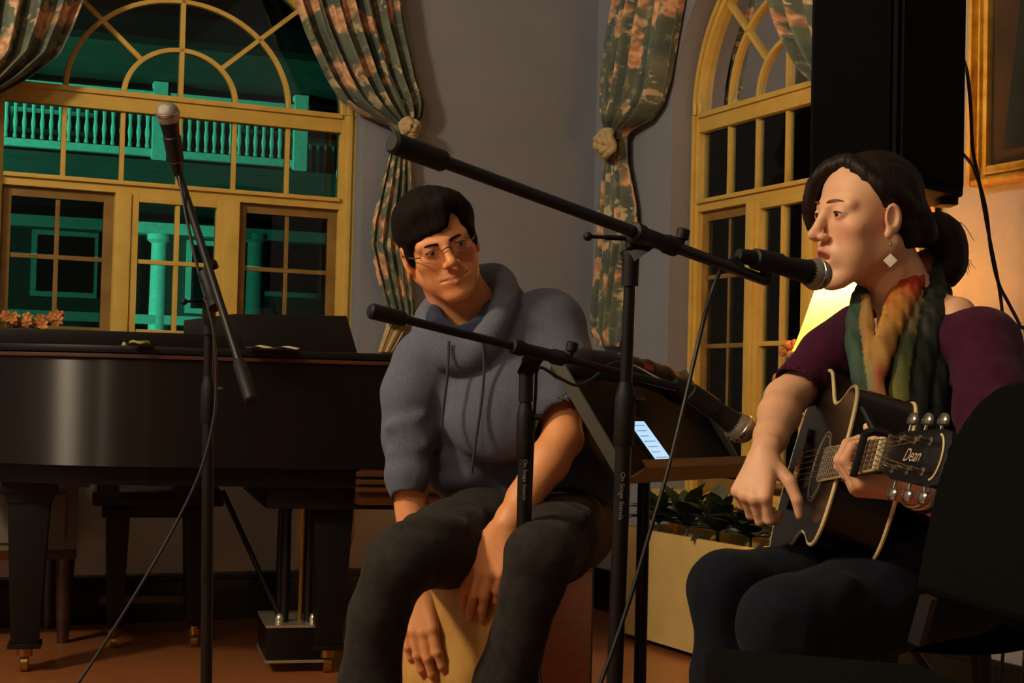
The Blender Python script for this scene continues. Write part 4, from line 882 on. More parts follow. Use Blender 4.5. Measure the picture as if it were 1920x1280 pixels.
# black pouch draped over the top of the music stand
pc = thing('strap_pouch', 'black padded pouch with a small red tag on top of the music stand', 'pouch', (tl_ + tr_) / 2)
S_ = Sdf(np.minimum(tl_, tr_) - .12, np.maximum(tl_, tr_) + .12, .005); mid1 = [V(1050, 690, 2.92), V(1100, 680, 2.95), V(1170, 688, 3.02), V(1230, 704, 3.1), V(1272, 724, 3.16), V(1285, 738, 3.18)]
S_.path(spline([p - en * .004 for p in mid1], 3), [.02] * 2 + [.026] * 12 + [.02, .014], .012, flat=(nrm(np.cross(ew, UP)), .8)); S_.wob(lambda x, y, z: .002 * np.sin(90 * x + 40 * z) * np.sin(60 * y))
link('pouch_body', S_.mesh('pouch_body'), mat('pouch_nylon', '#121110', .7, bump=.2, bscale=500), pc)
rt = V(1217, 688, 2.985); MB().box(rt - A_(0, .045, 0) * 0, nrm(V(1235, 694, 3.0) - V(1200, 682, 2.97)) * .0115, UP * .0055, A_(0, .0012, 0)).build('red_tag', mat('red_label', '#c0301c', .6), pc)

# ================================================================= cajon
m_tapa = mat('cajon_birch', '#d8a95c', .4, col2='#b9813a', scale=30, stretch=(1, 1, .25), bump=.03); m_cbox = mat('cajon_side_wood', '#a8642e', .4, col2='#925424', scale=12, stretch=(1, 1, 6))
cf = nrm(A_(-.42, -.907, 0)); ce = A_(-cf[1], cf[0], 0); ce = ce if ce[0] > 0 else -ce; cc = A_(-.026, 3.02, 0); CZ = .49
cj = thing('cajon', 'wooden cajon box drum the man sits on', 'drum', cc)
for sg in (-1, 1): MB().box(cc + ce * .143 * sg + UP * (CZ / 2 + .006), cf * .14, ce * .007, UP * (CZ / 2 - .01)).build('side_panel', m_cbox, cj, bevel=.003)
MB().box(cc + UP * (CZ - .007), cf * .14, ce * .15, UP * .007).build('top_panel', m_cbox, cj, bevel=.003); MB().box(cc + UP * .022, cf * .14, ce * .136, UP * .007).build('bottom_panel', m_cbox, cj)
MB().box(cc + cf * .1435 + UP * (CZ / 2 + .006), cf * .0028, ce * .15, UP * (CZ / 2 - .006)).build('front_plate', m_tapa, cj, bevel=.001)
MB().box(cc - cf * .1435 + UP * (CZ / 2 + .006), cf * .0035, ce * .15, UP * (CZ / 2 - .006)).build('back_plate', mat('cajon_black', '#14110e', .5), cj, bevel=.001)
for sx in (-1, 1):
    for sy in (-1, 1): MB().lathe(cc + cf * .11 * sx + ce * .11 * sy, UP, [(0, .016), (.016, .019)], 14).build('rubber_foot', m_rub, cj)

# ================================================================= loudspeaker on a stand, its cables
m_spk = mat('speaker_cabinet', '#060606', .8, scale=80, bump=.2, bscale=300, spec=.12); m_gr = mat('speaker_grille', '#040404', .9, bump=.3, bscale=900, spec=.08)
sd_ = 3.35; c0, c1_, c2_ = V(1517, 360, sd_ + .02), V(1679, 365, sd_ - .14), V(1806, 350, sd_ + .06)
for q_ in (c0, c1_, c2_): q_[2] = 0
zb_ = float(V(1790, 362, sd_)[2]); zt_ = zb_ + .66
bk2, bk1 = c2_ + A_(-.02, .22, 0), c0 + A_(.06, .26, 0); pole_p = (c0 + c2_ + bk1 + bk2) / 4
sk = thing('loudspeaker', 'big black loudspeaker on a pole above the singer', 'loudspeaker', pole_p + UP * zb_)
ol = [c0, c1_, c2_, bk2, bk1]; MB().prism([p + UP * zb_ for p in ol], UP * (zt_ - zb_)).build('cabinet', m_spk, sk, bevel=.008)
def panel(a, b, m, name, z0, z1, ins=.012):
    e = nrm(b - a); n_ = A_(e[1], -e[0], 0); n_ = n_ if n_[1] < 0 else -n_; MB().box((a + b) / 2 + n_ * .004 + UP * (z0 + z1) / 2, (b - a) / 2 - e * ins, n_ * .004, UP * (z1 - z0) / 2).build(name, m, sk, bevel=.003)
panel(c0, c1_, m_gr, 'grille', zb_ + .02, zt_ - .02); panel(c1_, c2_, m_spk, 'side_panel', zb_ + .02, zt_ - .02)
MB().box(c2_ * .85 + c1_ * .15 + UP * (zb_ - .008) + A_(0, .06, 0), A_(.02, 0, 0), A_(0, .03, 0), UP * .009).build('foot', m_rub, sk, bevel=.003)
e01 = nrm(c1_ - c0); bdg = c0 * .62 + c1_ * .38 + UP * float(V(1576, 304, 3.28)[2] - 0) + A_(0, -.012, 0); MB().box(bdg, e01 * .011, A_(0, .002, 0), UP * .006).build('badge', m_nk, sk)
st = thing('speaker_stand', 'black pole stand carrying the loudspeaker behind the singer', 'speaker stand', pole_p)
cyl('pole', pole_p + UP * .1, pole_p + UP * (zb_ - .001), .0175, m_stand, st); MB().lathe(pole_p + UP * .35, UP, [(0, .02), (.01, .03), (.08, .03), (.09, .02)], 18).build('collar', m_rub, st, smooth=True, ang=35)
for k in range(3):
    t_ = k * 2.094 + .52; e = A_(math.cos(t_), math.sin(t_), 0); cyl('leg', pole_p + UP * .38 + e * .025, pole_p + e * .36 + UP * .014, .011, m_stand, st)
for lab, pts in (('upper black speaker cable hanging beside the portrait frame', [(1806, 110, 3.42), (1814, 140, 3.46), (1820, 200, 3.5), (1824, 280, 3.52), (1836, 340, 3.54), (1850, 420, 3.56), (1864, 490, 3.58), (1874, 545, 3.6), (1880, 600, 3.6), (1884, 700, 3.6)]),
                 ('lower black speaker cable crossing the lamp-lit wall', [(1806, 290, 3.44), (1822, 310, 3.5), (1838, 350, 3.52), (1850, 400, 3.54), (1858, 470, 3.56), (1872, 530, 3.58), (1892, 570, 3.6), (1912, 610, 3.6), (1926, 660, 3.6)])):
    P = [V(*q_) for q_ in pts]; e_ = P[-1].copy(); e_[2] = .006; P += [(P[-1] + e_) / 2 + A_(.02, .02, 0), e_, e_ + A_(.15, .1, 0)]
    tag(MB().tube(spline(P, 8), .0042, 8).build('cable', m_cable, smooth=True), lab, 'cable')

# ================================================================= empty chair in front, right
m_seat = mat('chair_fabric_black', '#050505', .95, spec=.08, bump=.25, bscale=350, scale=120); m_steel = mat('chair_steel_grey', '#22211f', .45, .4)
ch = thing('stacking_chair', 'empty black padded chair in the dark right foreground', 'chair', A_(.42, 1.56, 0))
f0, f1 = V(1738, 1198, 1.74), V(1302, 1208, 1.84); sz = float(f1[2]); f0[2] = sz
nd = nrm(A_(.10, -1, 0)); wdp = .43
seat = MB().prism([f1 + nrm(f0 - f1) * .03, f0, f0 + nd * wdp, f1 + nd * wdp + nrm(f0 - f1) * .03, f1 + nd * (wdp - .05), f1 + nd * .05], -UP * .065).build('seat', m_seat, ch, bevel=.016, seg=3)
far_b, far_t = V(1790, 1130, 1.68), V(1862, 740, 1.76)
prof = [V(1737, 1108, 1.84), V(1741, 1010, 1.855), V(1757, 930, 1.87), V(1772, 860, 1.88), V(1795, 795, 1.895), V(1820, 755, 1.905), V(1850, 730, 1.92), V(1885, 719, 1.94)]
# padded backrest: rounded top corners, reclined plane through far_b, far_t
e_w = nrm(A_(.16, -.98, 0)); e_h = nrm(far_t - far_b); n_b = nrm(np.cross(e_w, e_h)); Lh = np.linalg.norm(far_t - far_b); out = []
for a_ in np.linspace(0, 90, 7): out.append(far_b + e_h * (Lh - .16 + .16 * math.sin(math.radians(a_))) + e_w * (.14 - .14 * math.cos(math.radians(a_))))
for a_ in np.linspace(90, 0, 7): out.append(far_b + e_h * (Lh - .16 + .16 * math.sin(math.radians(a_))) + e_w * (.30 + .14 * math.cos(math.radians(a_))))
out += [far_b + e_w * .44, far_b]
MB().prism(out, n_b * .05).build('backrest', m_seat, ch, bevel=.014, seg=3)
sA, sB = V(1718, 1206, 1.73), V(1742, 1118, 1.72); MB().tube([sA, sB], .0105, 4).build('back_bracket', m_steel, ch)
MB().tube([sA + nd * .40, sB + nd * .40], .0105, 4).build('back_bracket', m_steel, ch)
for p_, q_ in ((f1 + nd * .04 + nrm(f0 - f1) * .05, A_(-.02, .02, 0)), (f0 + nd * .04, A_(.05, .02, 0)), (f1 + nd * .39 + nrm(f0 - f1) * .05, A_(-.02, -.02, 0)), (f0 + nd * .39, A_(.05, -.02, 0))):
    b_ = p_ + q_; cyl('leg', p_ - UP * .06, A_(b_[0], b_[1], .004), .0105, m_steel, ch)
# ================================================================= people: shared sculpting
m_skin = attr_mat('skin', .5, bump=.05, bscale=420, sss=.12, var=.06, spec=.4)
m_eye = mat('eye_white', '#b5a899', .15); m_lash = mat('lash_dark', '#1a100a', .6); m_iris = mat('iris_brown', '#1d120b', .12)
def frame(fw, roll):                                  # columns: person's left, forward, up
    fw = nrm(fw); l0 = nrm(np.cross(UP, fw)); u0 = np.cross(fw, l0); c, s = math.cos(roll), math.sin(roll)
    up = u0 * c - l0 * s; left = l0 * c + u0 * s; return np.stack([left, fw, up], 1)
class Head:
    def __init__(self, o, fw, roll, sc=1.0): self.o = np.asarray(o, float); self.R = frame(fw, roll); self.sc = sc
    def __call__(self, l, f, u): return self.o + self.R @ (np.array([l, f, u]) * self.sc)
    def local(self, v): return ((v - self.o) @ self.R) / self.sc
def sculpt_head(S, H, fem=False, mouth=0.0):
    R, sc = H.R, H.sc
    def e(c, r, k, op='+'): S.ell(H(*c), [x * sc for x in r], k * sc, op, R)
    def c(a, b, ra, rb, k, op='+'): S.cone(H(*a), H(*b), ra * sc, rb * sc, k * sc, op)
    jw = .049 if fem else .055; drop = mouth
    e((0, -.022 if not fem else -.010, .040), (.073, .092 if not fem else .077, .076 if not fem else .066), .02); e((0, .026, .034), (.062, .056, .056), .03); e((0, .03, -.024), (.057, .057, .068), .03)
    for s in (-1, 1):
        c((s * jw, -.012, -.05), (s * .02, .066, -.1 - drop * .6), .019, .015, .024)
        e((s * .041, .056, -.024), (.024, .022, .02), .022); e((s * .034, .05, -.06), (.024, .026, .03), .02)
    e((0, .046, -.074), (.04, .042, .036), .02); e((0, .077, -.102 - drop * .7), (.019, .015, .015), .02)
    for s in (-1, 1):
        c((s * .046, .068, .015), (s * .012, .084, .0125), .011 if not fem else .009, .0095, .013)
        e((s * .032, .101, .0), (.019, .016, .0125), .012, '-')
    c((0, .085, .012), (0, .107, -.027 - .004 * fem), .0078 if not fem else .0075, .0100 if not fem else .0095, .010)
    e((0, .110, -.0315 - .004 * fem), (.0105, .0105, .0095) if not fem else (.0098, .0115, .0095), .006)
    for s in (-1, 1): e((s * .0125, .0985, -.0355 - .004 * fem), (.0078, .0105, .0075), .006); e((s * .0065, .105, -.0425 - .004 * fem), (.0036, .005, .004), .003, '-')
    e((0, .078, -.066 - drop * .3), (.027, .0175, .02), .014)
    if mouth: e((0, .094, -.0685 - drop * .45), (.021, .016, .004 + drop * .5), .003, '-')
    for s in (-1, 1):
        if not fem:
            c((s * .027, .079, -.064 + s * .001), (s * .002, .0945, -.0622), .0022, .0040, .004); c((s * .025, .0795, -.0678 + s * .001), (s * .001, .0935, -.0732), .0026, .0052, .004); continue
        c((s * .025, .080, -.0665 - drop * .4), (s * .002, .0965, -.0605), .0034, .0056, .003); c((s * .023, .081, -.0685 - drop * .5), (s * .001, .0955, -.0735 - drop), .0036, .0066, .003)
    if not mouth:
        for s in (-1, 1): c((s * .031, .0815, -.0642 + s * .0015), (s * .016, .0935, -.0664), .0020, .0021, .002, '-'); c((s * .016, .0935, -.0664), (0, .1000, -.0670), .0021, .0021, .002, '-')
    for s in (-1, 1):
        e((s * .0315, .0755, .0005), (.0150, .0140, .0128), .004); e((s * .0322, .0905, -.0008), (.0125, .0075, .0036 if fem else .0026), .0015, '-')
        ef = .014 if fem else 0
        S.ell(H(s * .077, -.010 + ef, -.008), [.0085 * sc, (.0185 - .0025 * fem) * sc, (.031 - .005 * fem) * sc], .006 * sc, '+', R)
        S.ell(H(s * .0845, -.005 + ef, -.004), [.0075 * sc, .0105 * sc, .019 * sc], .002 * sc, '-', R); S.ell(H(s * .0765, -.002 + ef, -.034), [.0065 * sc, .008 * sc, .009 * sc], .006 * sc, '+', R)
def eyes(H, par, gaze, R=.0128):
    for s in (-1, 1):
        c = H(s * .0315, .0752, 0); o = MB().sphere(c, R * H.sc, 20).build('eye', m_eye, par, smooth=True, ang=180)
        g = nrm(H.R @ nrm(np.array(gaze))); MB().sphere(c + g * .0062 * H.sc, .0074 * H.sc, 16).build('iris', m_iris, o, smooth=True, ang=180)
        MB().tube([H(s * .0322 + .0122 * math.cos(t), .0755 + math.sqrt(max(1e-6, .0146 ** 2 - (.0122 * math.cos(t)) ** 2)) * .96, -.0006 + .0040 * math.sin(t)) for t in np.linspace(.1, 3.04, 13)], [.0003] + [.00085 * H.sc] * 11 + [.0003], 6).build('eyelash', m_lash, par, smooth=True)
def brows(H, par, m, th=.0032, fem=False):
    for s in (-1, 1):
        dz = .001 if fem else -.006
        P = spline([H(s * .012, .0925, .0180 + dz), H(s * .024, .0925, .0210 + dz), H(s * .037, .085, .0215 + dz), H(s * .049, .073, .0155 + dz)], 5)
        MB().tube(P, [th * H.sc * q for q in np.linspace(1.15, .4, len(P))], 8, flat=(H.R[:, 1], .6)).build('eyebrow', m, par, smooth=True)
def make_hand(S, W, d, th, n, curls, thumb, size=1.0, spread=.1, wr=.022):
    d = nrm(d); n = nrm(n - d * np.dot(n, d)); th = nrm(th - d * np.dot(th, d) - n * np.dot(th, n)); z = size
    mcp = [W + (d * .088 + th * .028) * z, W + (d * .092 + th * .009) * z, W + (d * .088 - th * .010) * z, W + (d * .080 - th * .028) * z]
    seg = [(.043, .026, .021), (.047, .030, .022), (.043, .028, .021), (.034, .021, .019)]; S.cone(W - d * .012 * z, W + d * .02 * z, wr * z, .021 * z, .012, flat=(n, .75))
    for i, m_ in enumerate(mcp):
        S.cone(W + d * .015 * z + th * (.014 - .009 * i) * z, m_, .0155 * z, .0118 * z, .010)
        S.cone(lerp(W, m_, .35) - n * .004 * z, lerp(W, m_, .85) - n * .005 * z, .013 * z, .011 * z, .008)
    first = []
    for i, (m_, L_) in enumerate(zip(mcp, seg)):
        p = m_; an = 0; rr = [.0103, .0092, .0082, .0066] if i < 3 else [.0090, .0081, .0072, .0058]; sp = spread * (1.2 - .8 * i)
        for j in range(3):
            an += curls[i][j]; v = nrm(d * math.cos(an) - n * math.sin(an) + th * sp * math.cos(an)); q = p + v * L_[j] * z
            if j == 0: first.append(q)
            S.cone(p, q, rr[j] * z, rr[j + 1] * z, .0032 if j else .005); S.ell(q if j < 2 else q, [rr[j + 1] * z * 1.04] * 3, .002); p = q
    joints = mcp
    b = W + (d * .018 + th * .020 - n * .006) * z; r_ = [.0155, .0118, .0102, .0076]; p = b
    for j, L_ in enumerate((.044, .034, .027)):
        t = thumb[j] if isinstance(thumb[0], (tuple, list)) else thumb; v = nrm(d * t[0] + th * t[1] + n * t[2]); q = p + v * L_ * z
        S.cone(p, q, r_[j] * z, r_[j + 1] * z, .008 if j == 0 else .003); p = q
    return joints, first
def skin_cols(verts, H, base, fem):
    base = np.array(rgb(base)[:3]); c = np.tile(base, (len(verts), 1)); q = H.local(verts)
    def blob(cx, rr, col, a):
        d = np.sqrt((((q - np.array(cx)) / np.array(rr)) ** 2).sum(1)); w = (np.clip(1.4 - d, 0, 1) * a)[:, None]; c[:] = c * (1 - w) + np.array(rgb(col)[:3]) * w
    for s in (-1, 1): blob((s * .042, .07, -.03), (.022, .03, .02), '#c8714e', .35 if fem else .25)
    blob((0, .108, -.032), (.012, .012, .01), '#c97a58', .3)
    blob((0, .095, -.0685), (.024, .014, .0105), '#a8443c' if fem else '#b06a50', .9 if fem else .5)
    return c

# ================================================================= seated man
man = thing('person', 'dark-haired man in a grey hooded sweater sitting on the wooden cajon', 'person', (-.03, 3.0, 0))
HM = Head(V(823, 459, 2.99), (.20, -.96, -.16), math.radians(22), .905)
SM = Sdf((-.38, 2.6, .28), (.30, 3.36, 1.30), .0026); sculpt_head(SM, HM)
nbM = V(880, 600, 3.06); shR, shL = V(796, 672, 3.0), V(1040, 612, 3.08)
SM.cone(HM(0, -.03, -.055), nbM, .056, .062, .02); SM.cone(HM(0, .0, -.09), nbM + A_(0, -.02, 0), .045, .05, .02)
tfM = nrm(A_(-.25, -.97, 0)); pelM, cheM = V(985, 950, 3.1), V(912, 730, 3.05)
SM.path([pelM, cheM, nbM], [.11, .12, .06], .03, flat=(tfM, .75)); SM.cone(shR, shL, .035, .035, .03)
elR, wrR = V(760, 815, 2.98), V(783, 1092, 2.925); elL, wrL = V(1054, 822, 2.92), V(950, 984, 2.82)
SM.path([shR, elR], [.045, .036], .02); SM.path([elR, lerp(elR, wrR, .35), wrR], [.035, .035, .024], .01)
SM.path([shL, lerp(shL, elL, .6), elL], [.05, .044, .037], .02); SM.path([elL, lerp(elL, wrL, .3) + A_(.004, 0, .004), lerp(elL, wrL, .7), wrL], [.037, .039, .031, .0245], .012)
SM.ell(elL + A_(.012, .012, -.004), [.026] * 3, .015)
# his left hand on the drum edge, his right hand low on its face
make_hand(SM, wrL, V(912, 1072, 2.815) - wrL, A_(-.7, -.5, -.2), A_(-.35, -.9, .3), [(.25, .3, .2), (.2, .3, .2), (.22, .32, .2), (.3, .35, .25)], ((.75, .55, -.35), (.95, .15, -.3), (1, 0, -.25)), 1.03, .04, .025)
make_hand(SM, wrR, V(786, 1190, 2.89) - wrR, A_(.75, -.4, 0), A_(-.4, -.9, 0), [(.25, .3, .2), (.22, .28, .2), (.25, .3, .2), (.3, .3, .2)], ((.7, .6, -.3), (.9, .35, -.2), (1, .15, -.2)), 1.03, .05, .024)
me = SM.mesh('body', 1); color_attr(me, skin_cols(SM.verts, HM, '#dd9560', False)); link('body', me, m_skin, man)
eyes(HM, man, (.25, .9, -.35)); m_hairM = mat('hair_dark_brown', '#150d08', .8, col2='#0e0805', scale=40, stretch=(1, 1, .2), bump=.4, bscale=200, spec=.12); brows(HM, man, m_hairM, .0028)
# hair: cap with a side-swept fringe and combed locks
SH = Sdf(HM.o - .16, HM.o + .18, .0032); sc = HM.sc; eh_ = lambda c, r, k, op='+': SH.ell(HM(*c), [x * sc for x in r], k, op, HM.R)
eh_((0, -.024, .046), (.085, .105, .083), .01); eh_((.05, .022, .05), (.040, .048, .052), .015); eh_((-.05, .03, .05), (.03, .04, .045), .015); eh_((0, -.045, -.02), (.074, .072, .07), .02); eh_((0, .03, .085), (.062, .055, .036), .02)
eh_((.012, .11, -.03), (.068, .09, .072), .008, '-'); eh_((.0, .06, -.075), (.09, .105, .055), .01, '-')
eh_((.036, .108, .045), (.026, .05, .034), .008, '-')
for s in (-1, 1): eh_((s * .088, -.004, -.012), (.02, .026, .034), .006, '-'); eh_((s * .070, .034, .004), (.010, .012, .028), .008)
for q in np.linspace(.35, 1, 7): SH.cone(HM(.04 - .02 * q, .070, .088), HM(.052 - .112 * q, .090 - .05 * abs(q - .4), .052 - .018 * q), .016, .008, .008)
rngs = np.random.RandomState(3); fr = rngs.uniform(-1, 1, (6, 3)) * 60; pp_ = rngs.uniform(0, 6, 6)
def strands(Hd, amp, fx=220):
    def fn(x, y, z):
        q = ((np.stack([x, y, z], 1) - Hd.o) @ Hd.R); return amp * (np.sin(q[:, 0] * fx + 3 * np.sin(q[:, 1] * 25) + 2 * np.sin(q[:, 2] * 30)) + .6 * np.sin(q[:, 0] * fx * 1.7 + q[:, 2] * 40 + 1))
    return fn
SH.wob(strands(HM, .0006, 320)); link('hair', SH.mesh('hair', 1), m_hairM, man)
# glasses
gl = thing('glasses', None, None, HM(0, .1, 0)); gl.parent = man; gl.matrix_parent_inverse = Matrix.Translation(-WLOC[man.name]); m_gw = mat('glasses_wire', '#7a5c46', .35, .6); m_lens = glass_mat('lens_glass', (.97, .97, .97, 1))
for s in (-1, 1):
    ring_ = [HM(s * (.034 + .0235 * math.cos(t)), .1045 - .012 * abs(.55 + .45 * math.cos(t)), -.005 + .0145 * math.sin(t)) for t in np.linspace(0, 6.2832, 33)]
    MB().tube(ring_, .0006, 6, cap=False).build('rim', m_gw, gl, smooth=True); cen = sum(ring_[:-1]) / 32
    MB().add([cen] + ring_[:-1], [(0, i, i % 32 + 1) for i in range(1, 33)]).build('lens', m_lens, gl)
    MB().tube(spline([HM(s * .0575, .092, -.002), HM(s * .072, .06, .0), HM(s * .081, .0, .004), HM(s * .08, -.02, -.004)], 5), .0012, 6).build('temple', m_gw, gl, smooth=True)
MB().tube(spline([HM(-.011, .104, -.002), HM(0, .1085, .002), HM(.011, .104, -.002)], 4), .0012, 6).build('bridge', m_gw, gl, smooth=True)
# hooded sweater
m_hood = mat('heather_grey_knit', '#5e6474', .9, col2='#525867', scale=260, bump=.3, bscale=900, sheen=.06, spec=.15); m_tee = mat('navy_tee', '#242c45', .9, bump=.1)
def folds(amp, f, seed, aniso=(1, 1, .55)):
    rg = np.random.RandomState(seed); K = rg.uniform(-1, 1, (7, 3)) * f * np.array(aniso); ph_ = rg.uniform(0, 6, 7)
    return lambda x, y, z: amp * sum(np.sin(k[0] * x + k[1] * y + k[2] * z + p + 1.5 * np.sin(k[1] * .5 * x - k[0] * .5 * z)) for k, p in zip(K, ph_)) / 2.6
SW = Sdf((-.38, 2.7, .52), (.34, 3.40, 1.15), .0042)
SW.path([V(982, 900, 3.12), V(950, 820, 3.10), cheM, V(895, 650, 3.06)], [.165, .16, .155, .085], .05, flat=(tfM, .70)); SW.cone(V(812, 682, 3.0), V(1020, 618, 3.08), .062, .07, .05)
SW.ell(V(1075, 905, 3.12), [.095, .10, .07], .05); SW.ell(V(862, 890, 3.05), [.07, .08, .045], .04)
SW.path([V(796, 680, 3.0), V(770, 740, 2.985), V(764, 815, 2.97), V(762, 890, 2.945), V(764, 934, 2.935)], [.062, .056, .050, .040, .033], .02)
SW.path([V(1030, 612, 3.075), V(1050, 690, 3.02), V(1048, 764, 2.945)], [.076, .066, .054], .03)
SW.ell(V(940, 780, 2.94), [.10, .05, .09], .04)
for a, b, r_ in (((1050, 740), (1010, 760), .012), ((1095, 700), (1030, 745), .011), ((1085, 660), (1020, 690), .010), ((730, 800), (790, 780), .009), ((735, 850), (795, 835), .009), ((735, 880), (790, 890), .008), ((835, 860), (1000, 830), .010), ((850, 800), (960, 850), .010)):
    SW.cone(V(a[0], a[1], 2.93), V(b[0], b[1], 2.93), r_, r_ * .6, .02, '+') if a[0] < 830 else SW.cone(V(a[0], a[1], 2.99), V(b[0], b[1], 2.97), r_, r_ * .6, .02)
SW.wob(folds(.0026, 30, 5)); SW.wob(folds(.0007, 150, 8))
# neck opening and sleeve ends
SW.cone(nbM + A_(-.01, -.03, -.02), HM(0, .0, -.10), .060, .072, .01, '-'); SW.cone(V(1048, 771, 2.94), V(1060, 865, 2.90), .047, .062, .004, '-'); SW.cone(V(765, 938, 2.93), V(775, 1010, 2.93), .030, .034, .004, '-')
# hood rolled round the neck
hoodp = [V(836, 660, 2.94), V(808, 632, 2.965), V(802, 600, 3.02), V(835, 560, 3.10), V(880, 535, 3.15), V(920, 525, 3.14), V(944, 535, 3.08), V(948, 570, 3.0), V(922, 628, 2.95), V(882, 668, 2.93)]
SW.path(spline(hoodp + [hoodp[0]], 3), .024, .014, flat=(UP, 1.2)); SW.ell(V(915, 565, 3.15), [.08, .045, .055], .03)
SW.wob(folds(.0016, 60, 12), V(780, 680, 2.9) * A_(1, 0, 1) + A_(0, 2.8, 0), V(980, 500, 3.2) * A_(1, 0, 1) + A_(0, 3.3, 0))
link('sweater', SW.mesh('sweater', 1), m_hood, man)
STe = Sdf(nbM - .12, nbM + .12, .004); STe.path(spline([V(815, 600, 2.97), V(832, 622, 2.945), V(858, 632, 2.935), V(890, 622, 2.95), V(918, 592, 2.99), V(905, 575, 3.06), V(860, 580, 3.08), V(822, 586, 3.03), V(815, 600, 2.97)], 3), .016, .01, flat=(UP, 1.3))
link('undershirt', STe.mesh('undershirt'), m_tee, man)
m_cord = mat('drawstring_dark', '#2b2f3c', .9)
for pts in ([(842, 640, 2.905), (840, 680, 2.895), (838, 712, 2.89), (832, 760, 2.885), (828, 800, 2.885)], [(905, 640, 2.905), (908, 690, 2.895), (903, 750, 2.885), (893, 820, 2.88), (884, 888, 2.885)]):
    MB().tube(spline([V(*p) for p in pts], 6), .0028, 8).build('drawstring', m_cord, man, smooth=True)
# trousers
m_trs = mat('charcoal_trousers', '#2b2724', .9, col2='#211e1b', scale=60, bump=.2, bscale=600, sheen=.03, spec=.2)
ST = Sdf((-.42, 2.5, .05), (.34, 3.40, .74), .0048); hpR, hpL = V(925, 985, 3.07), V(1062, 985, 3.10); knR, knL = V(750, 1056, 2.70), V(1014, 1040, 2.70)
anR, anL = A_(knR[0] - .095, knR[1] + .07, .09), A_(knL[0] - .125, knL[1] + .08, .09)
ST.ell(V(992, 968, 3.12), [.165, .13, .105], .05)
for hp, kn, an, md in ((hpR, knR, anR, [V(710, 1150, 2.72), V(691, 1280, 2.74)]), (hpL, knL, anL, [V(996, 1100, 2.71), V(946, 1275, 2.74)])):
    ST.path([hp, lerp(hp, kn, .5), kn], [.098, .076, .058], .03); ST.path([kn] + md + [an], [.056, .051, .051, .054], .02)
for q in range(5): ST.cone(lerp(hpL, knL, .15 * q) + A_(-.07, -.02, .05), lerp(hpL, knL, .15 * q + .1) + A_(.06, -.02, .055), .009, .006, .035); ST.cone(lerp(hpR, knR, .16 * q) + A_(.05, -.03, .045), lerp(hpR, knR, .16 * q + .15) + A_(-.04, -.05, .05), .008, .006, .035)
ST.wob(folds(.0024, 34, 21, (1, 1, .7))); ST.wob(folds(.0007, 150, 22)); link('trousers', ST.mesh('trousers', 1), m_trs, man)
m_shoe = mat('shoe_leather', '#1d1712', .4)
for kn, an in ((knR, anR), (knL, anL)):
    SS = Sdf(A_(an[0] - .12, an[1] - .3, -.01), A_(an[0] + .12, an[1] + .12, .16), .005); fd = nrm(A_(-.2, -1, 0))
    SS.cone(an + A_(0, .02, -.03), an + fd * .1 + A_(0, 0, -.045), .045, .04, .02); SS.cone(an + fd * .08 + A_(0, 0, -.055), an + fd * .18 + A_(0, 0, -.06), .038, .03, .02); SS.plane(A_(0, 0, .004), A_(0, 0, -1)); link('shoe', SS.mesh('shoe'), m_shoe, man)
# ================================================================= guitar
m_gblk = mat('guitar_black_lacquer', '#060505', .3, coat=.25, scale=6); m_bind = mat('cream_binding', '#d8c48c', .4); m_fb = mat('fretboard_rosewood', '#6b4a26', .35, col2='#4a2f16', scale=30)
NU, BR = V(1660, 853, 2.10), V(1506, 880, 2.735); gt = nrm(NU - BR); gw = A_(.262, 0, .965); gw = nrm(gw - gt * np.dot(gw, gt)); gn = nrm(np.cross(gw, gt)); gn = gn if gn[0] < 0 else -gn
SCL = np.linalg.norm(NU - BR)
def Gt(x, y, z=0.0): return BR + gt * x + gw * y + gn * z       # x towards the nut, y across, z out of the face
gtr = thing('acoustic_guitar', 'black acoustic guitar with cream binding on the woman’s lap', 'guitar', Gt(.05, -.19, -.05))
half = [(-.172, .0), (-.168, .06), (-.150, .125), (-.11, .166), (-.05, .186), (.005, .180), (.06, .150), (.11, .120), (.15, .111), (.19, .116), (.235, .130), (.275, .129), (.305, .106), (.320, .062), (.324, .0)]
hs = [(p[0], p[1]) for p in spline([(a, b, 0) for a, b in half], 5)]; outl = hs + [(a, -b) for a, b in hs[::-1][1:-1]]
def body_prism(name, m, z0, z1, grow=0.0, bevel=0):
    c = (.07, 0); o = [(c[0] + (x - c[0]) * (1 + grow / .24), y * (1 + grow / .15)) for x, y in outl]
    return MB().prism([Gt(x, y, z0) for x, y in o], gn * (z1 - z0)).build(name, m, gtr, bevel=bevel, smooth=True, ang=30)
body_prism('body', m_gblk, -.102, -.0045); body_prism('soundboard', m_gblk, -.0045, 0, -.003)
for z_ in (-.003, -.099): MB().tube([Gt(x, y, z_) for x, y in outl] + [Gt(*outl[0], z_)], .0034, 8, cap=False).build('binding', m_bind, gtr, smooth=True)
circ = lambda r_, cx, z_: [Gt(cx + r_ * math.cos(t), r_ * math.sin(t), z_) for t in np.linspace(0, 2 * math.pi, 41)]
MB().prism(circ(.05, .158, .0002)[:-1], gn * .0006).build('sound_hole', mat('hole_dark', '#1d0f08', .8), gtr)
for r_ in (.053, .060): MB().tube(circ(r_, .158, .0006), .0011, 6, cap=False).build('rosette', mat('rosette_inlay', '#8d8470', .4), gtr)
MB().prism([Gt(x, y, 0) for x, y in [(-.018, -.075), (-.012, -.06), (.014, -.045), (.016, 0), (.014, .045), (-.012, .06), (-.018, .075), (-.02, 0)][::1]], gn * .008).build('bridge', m_gblk, gtr, bevel=.001)
MB().box(Gt(0, 0, .0105), gw * .030, gt * .002, gn * .0035).build('saddle', mat('bone', '#e0b070', .4), gtr)
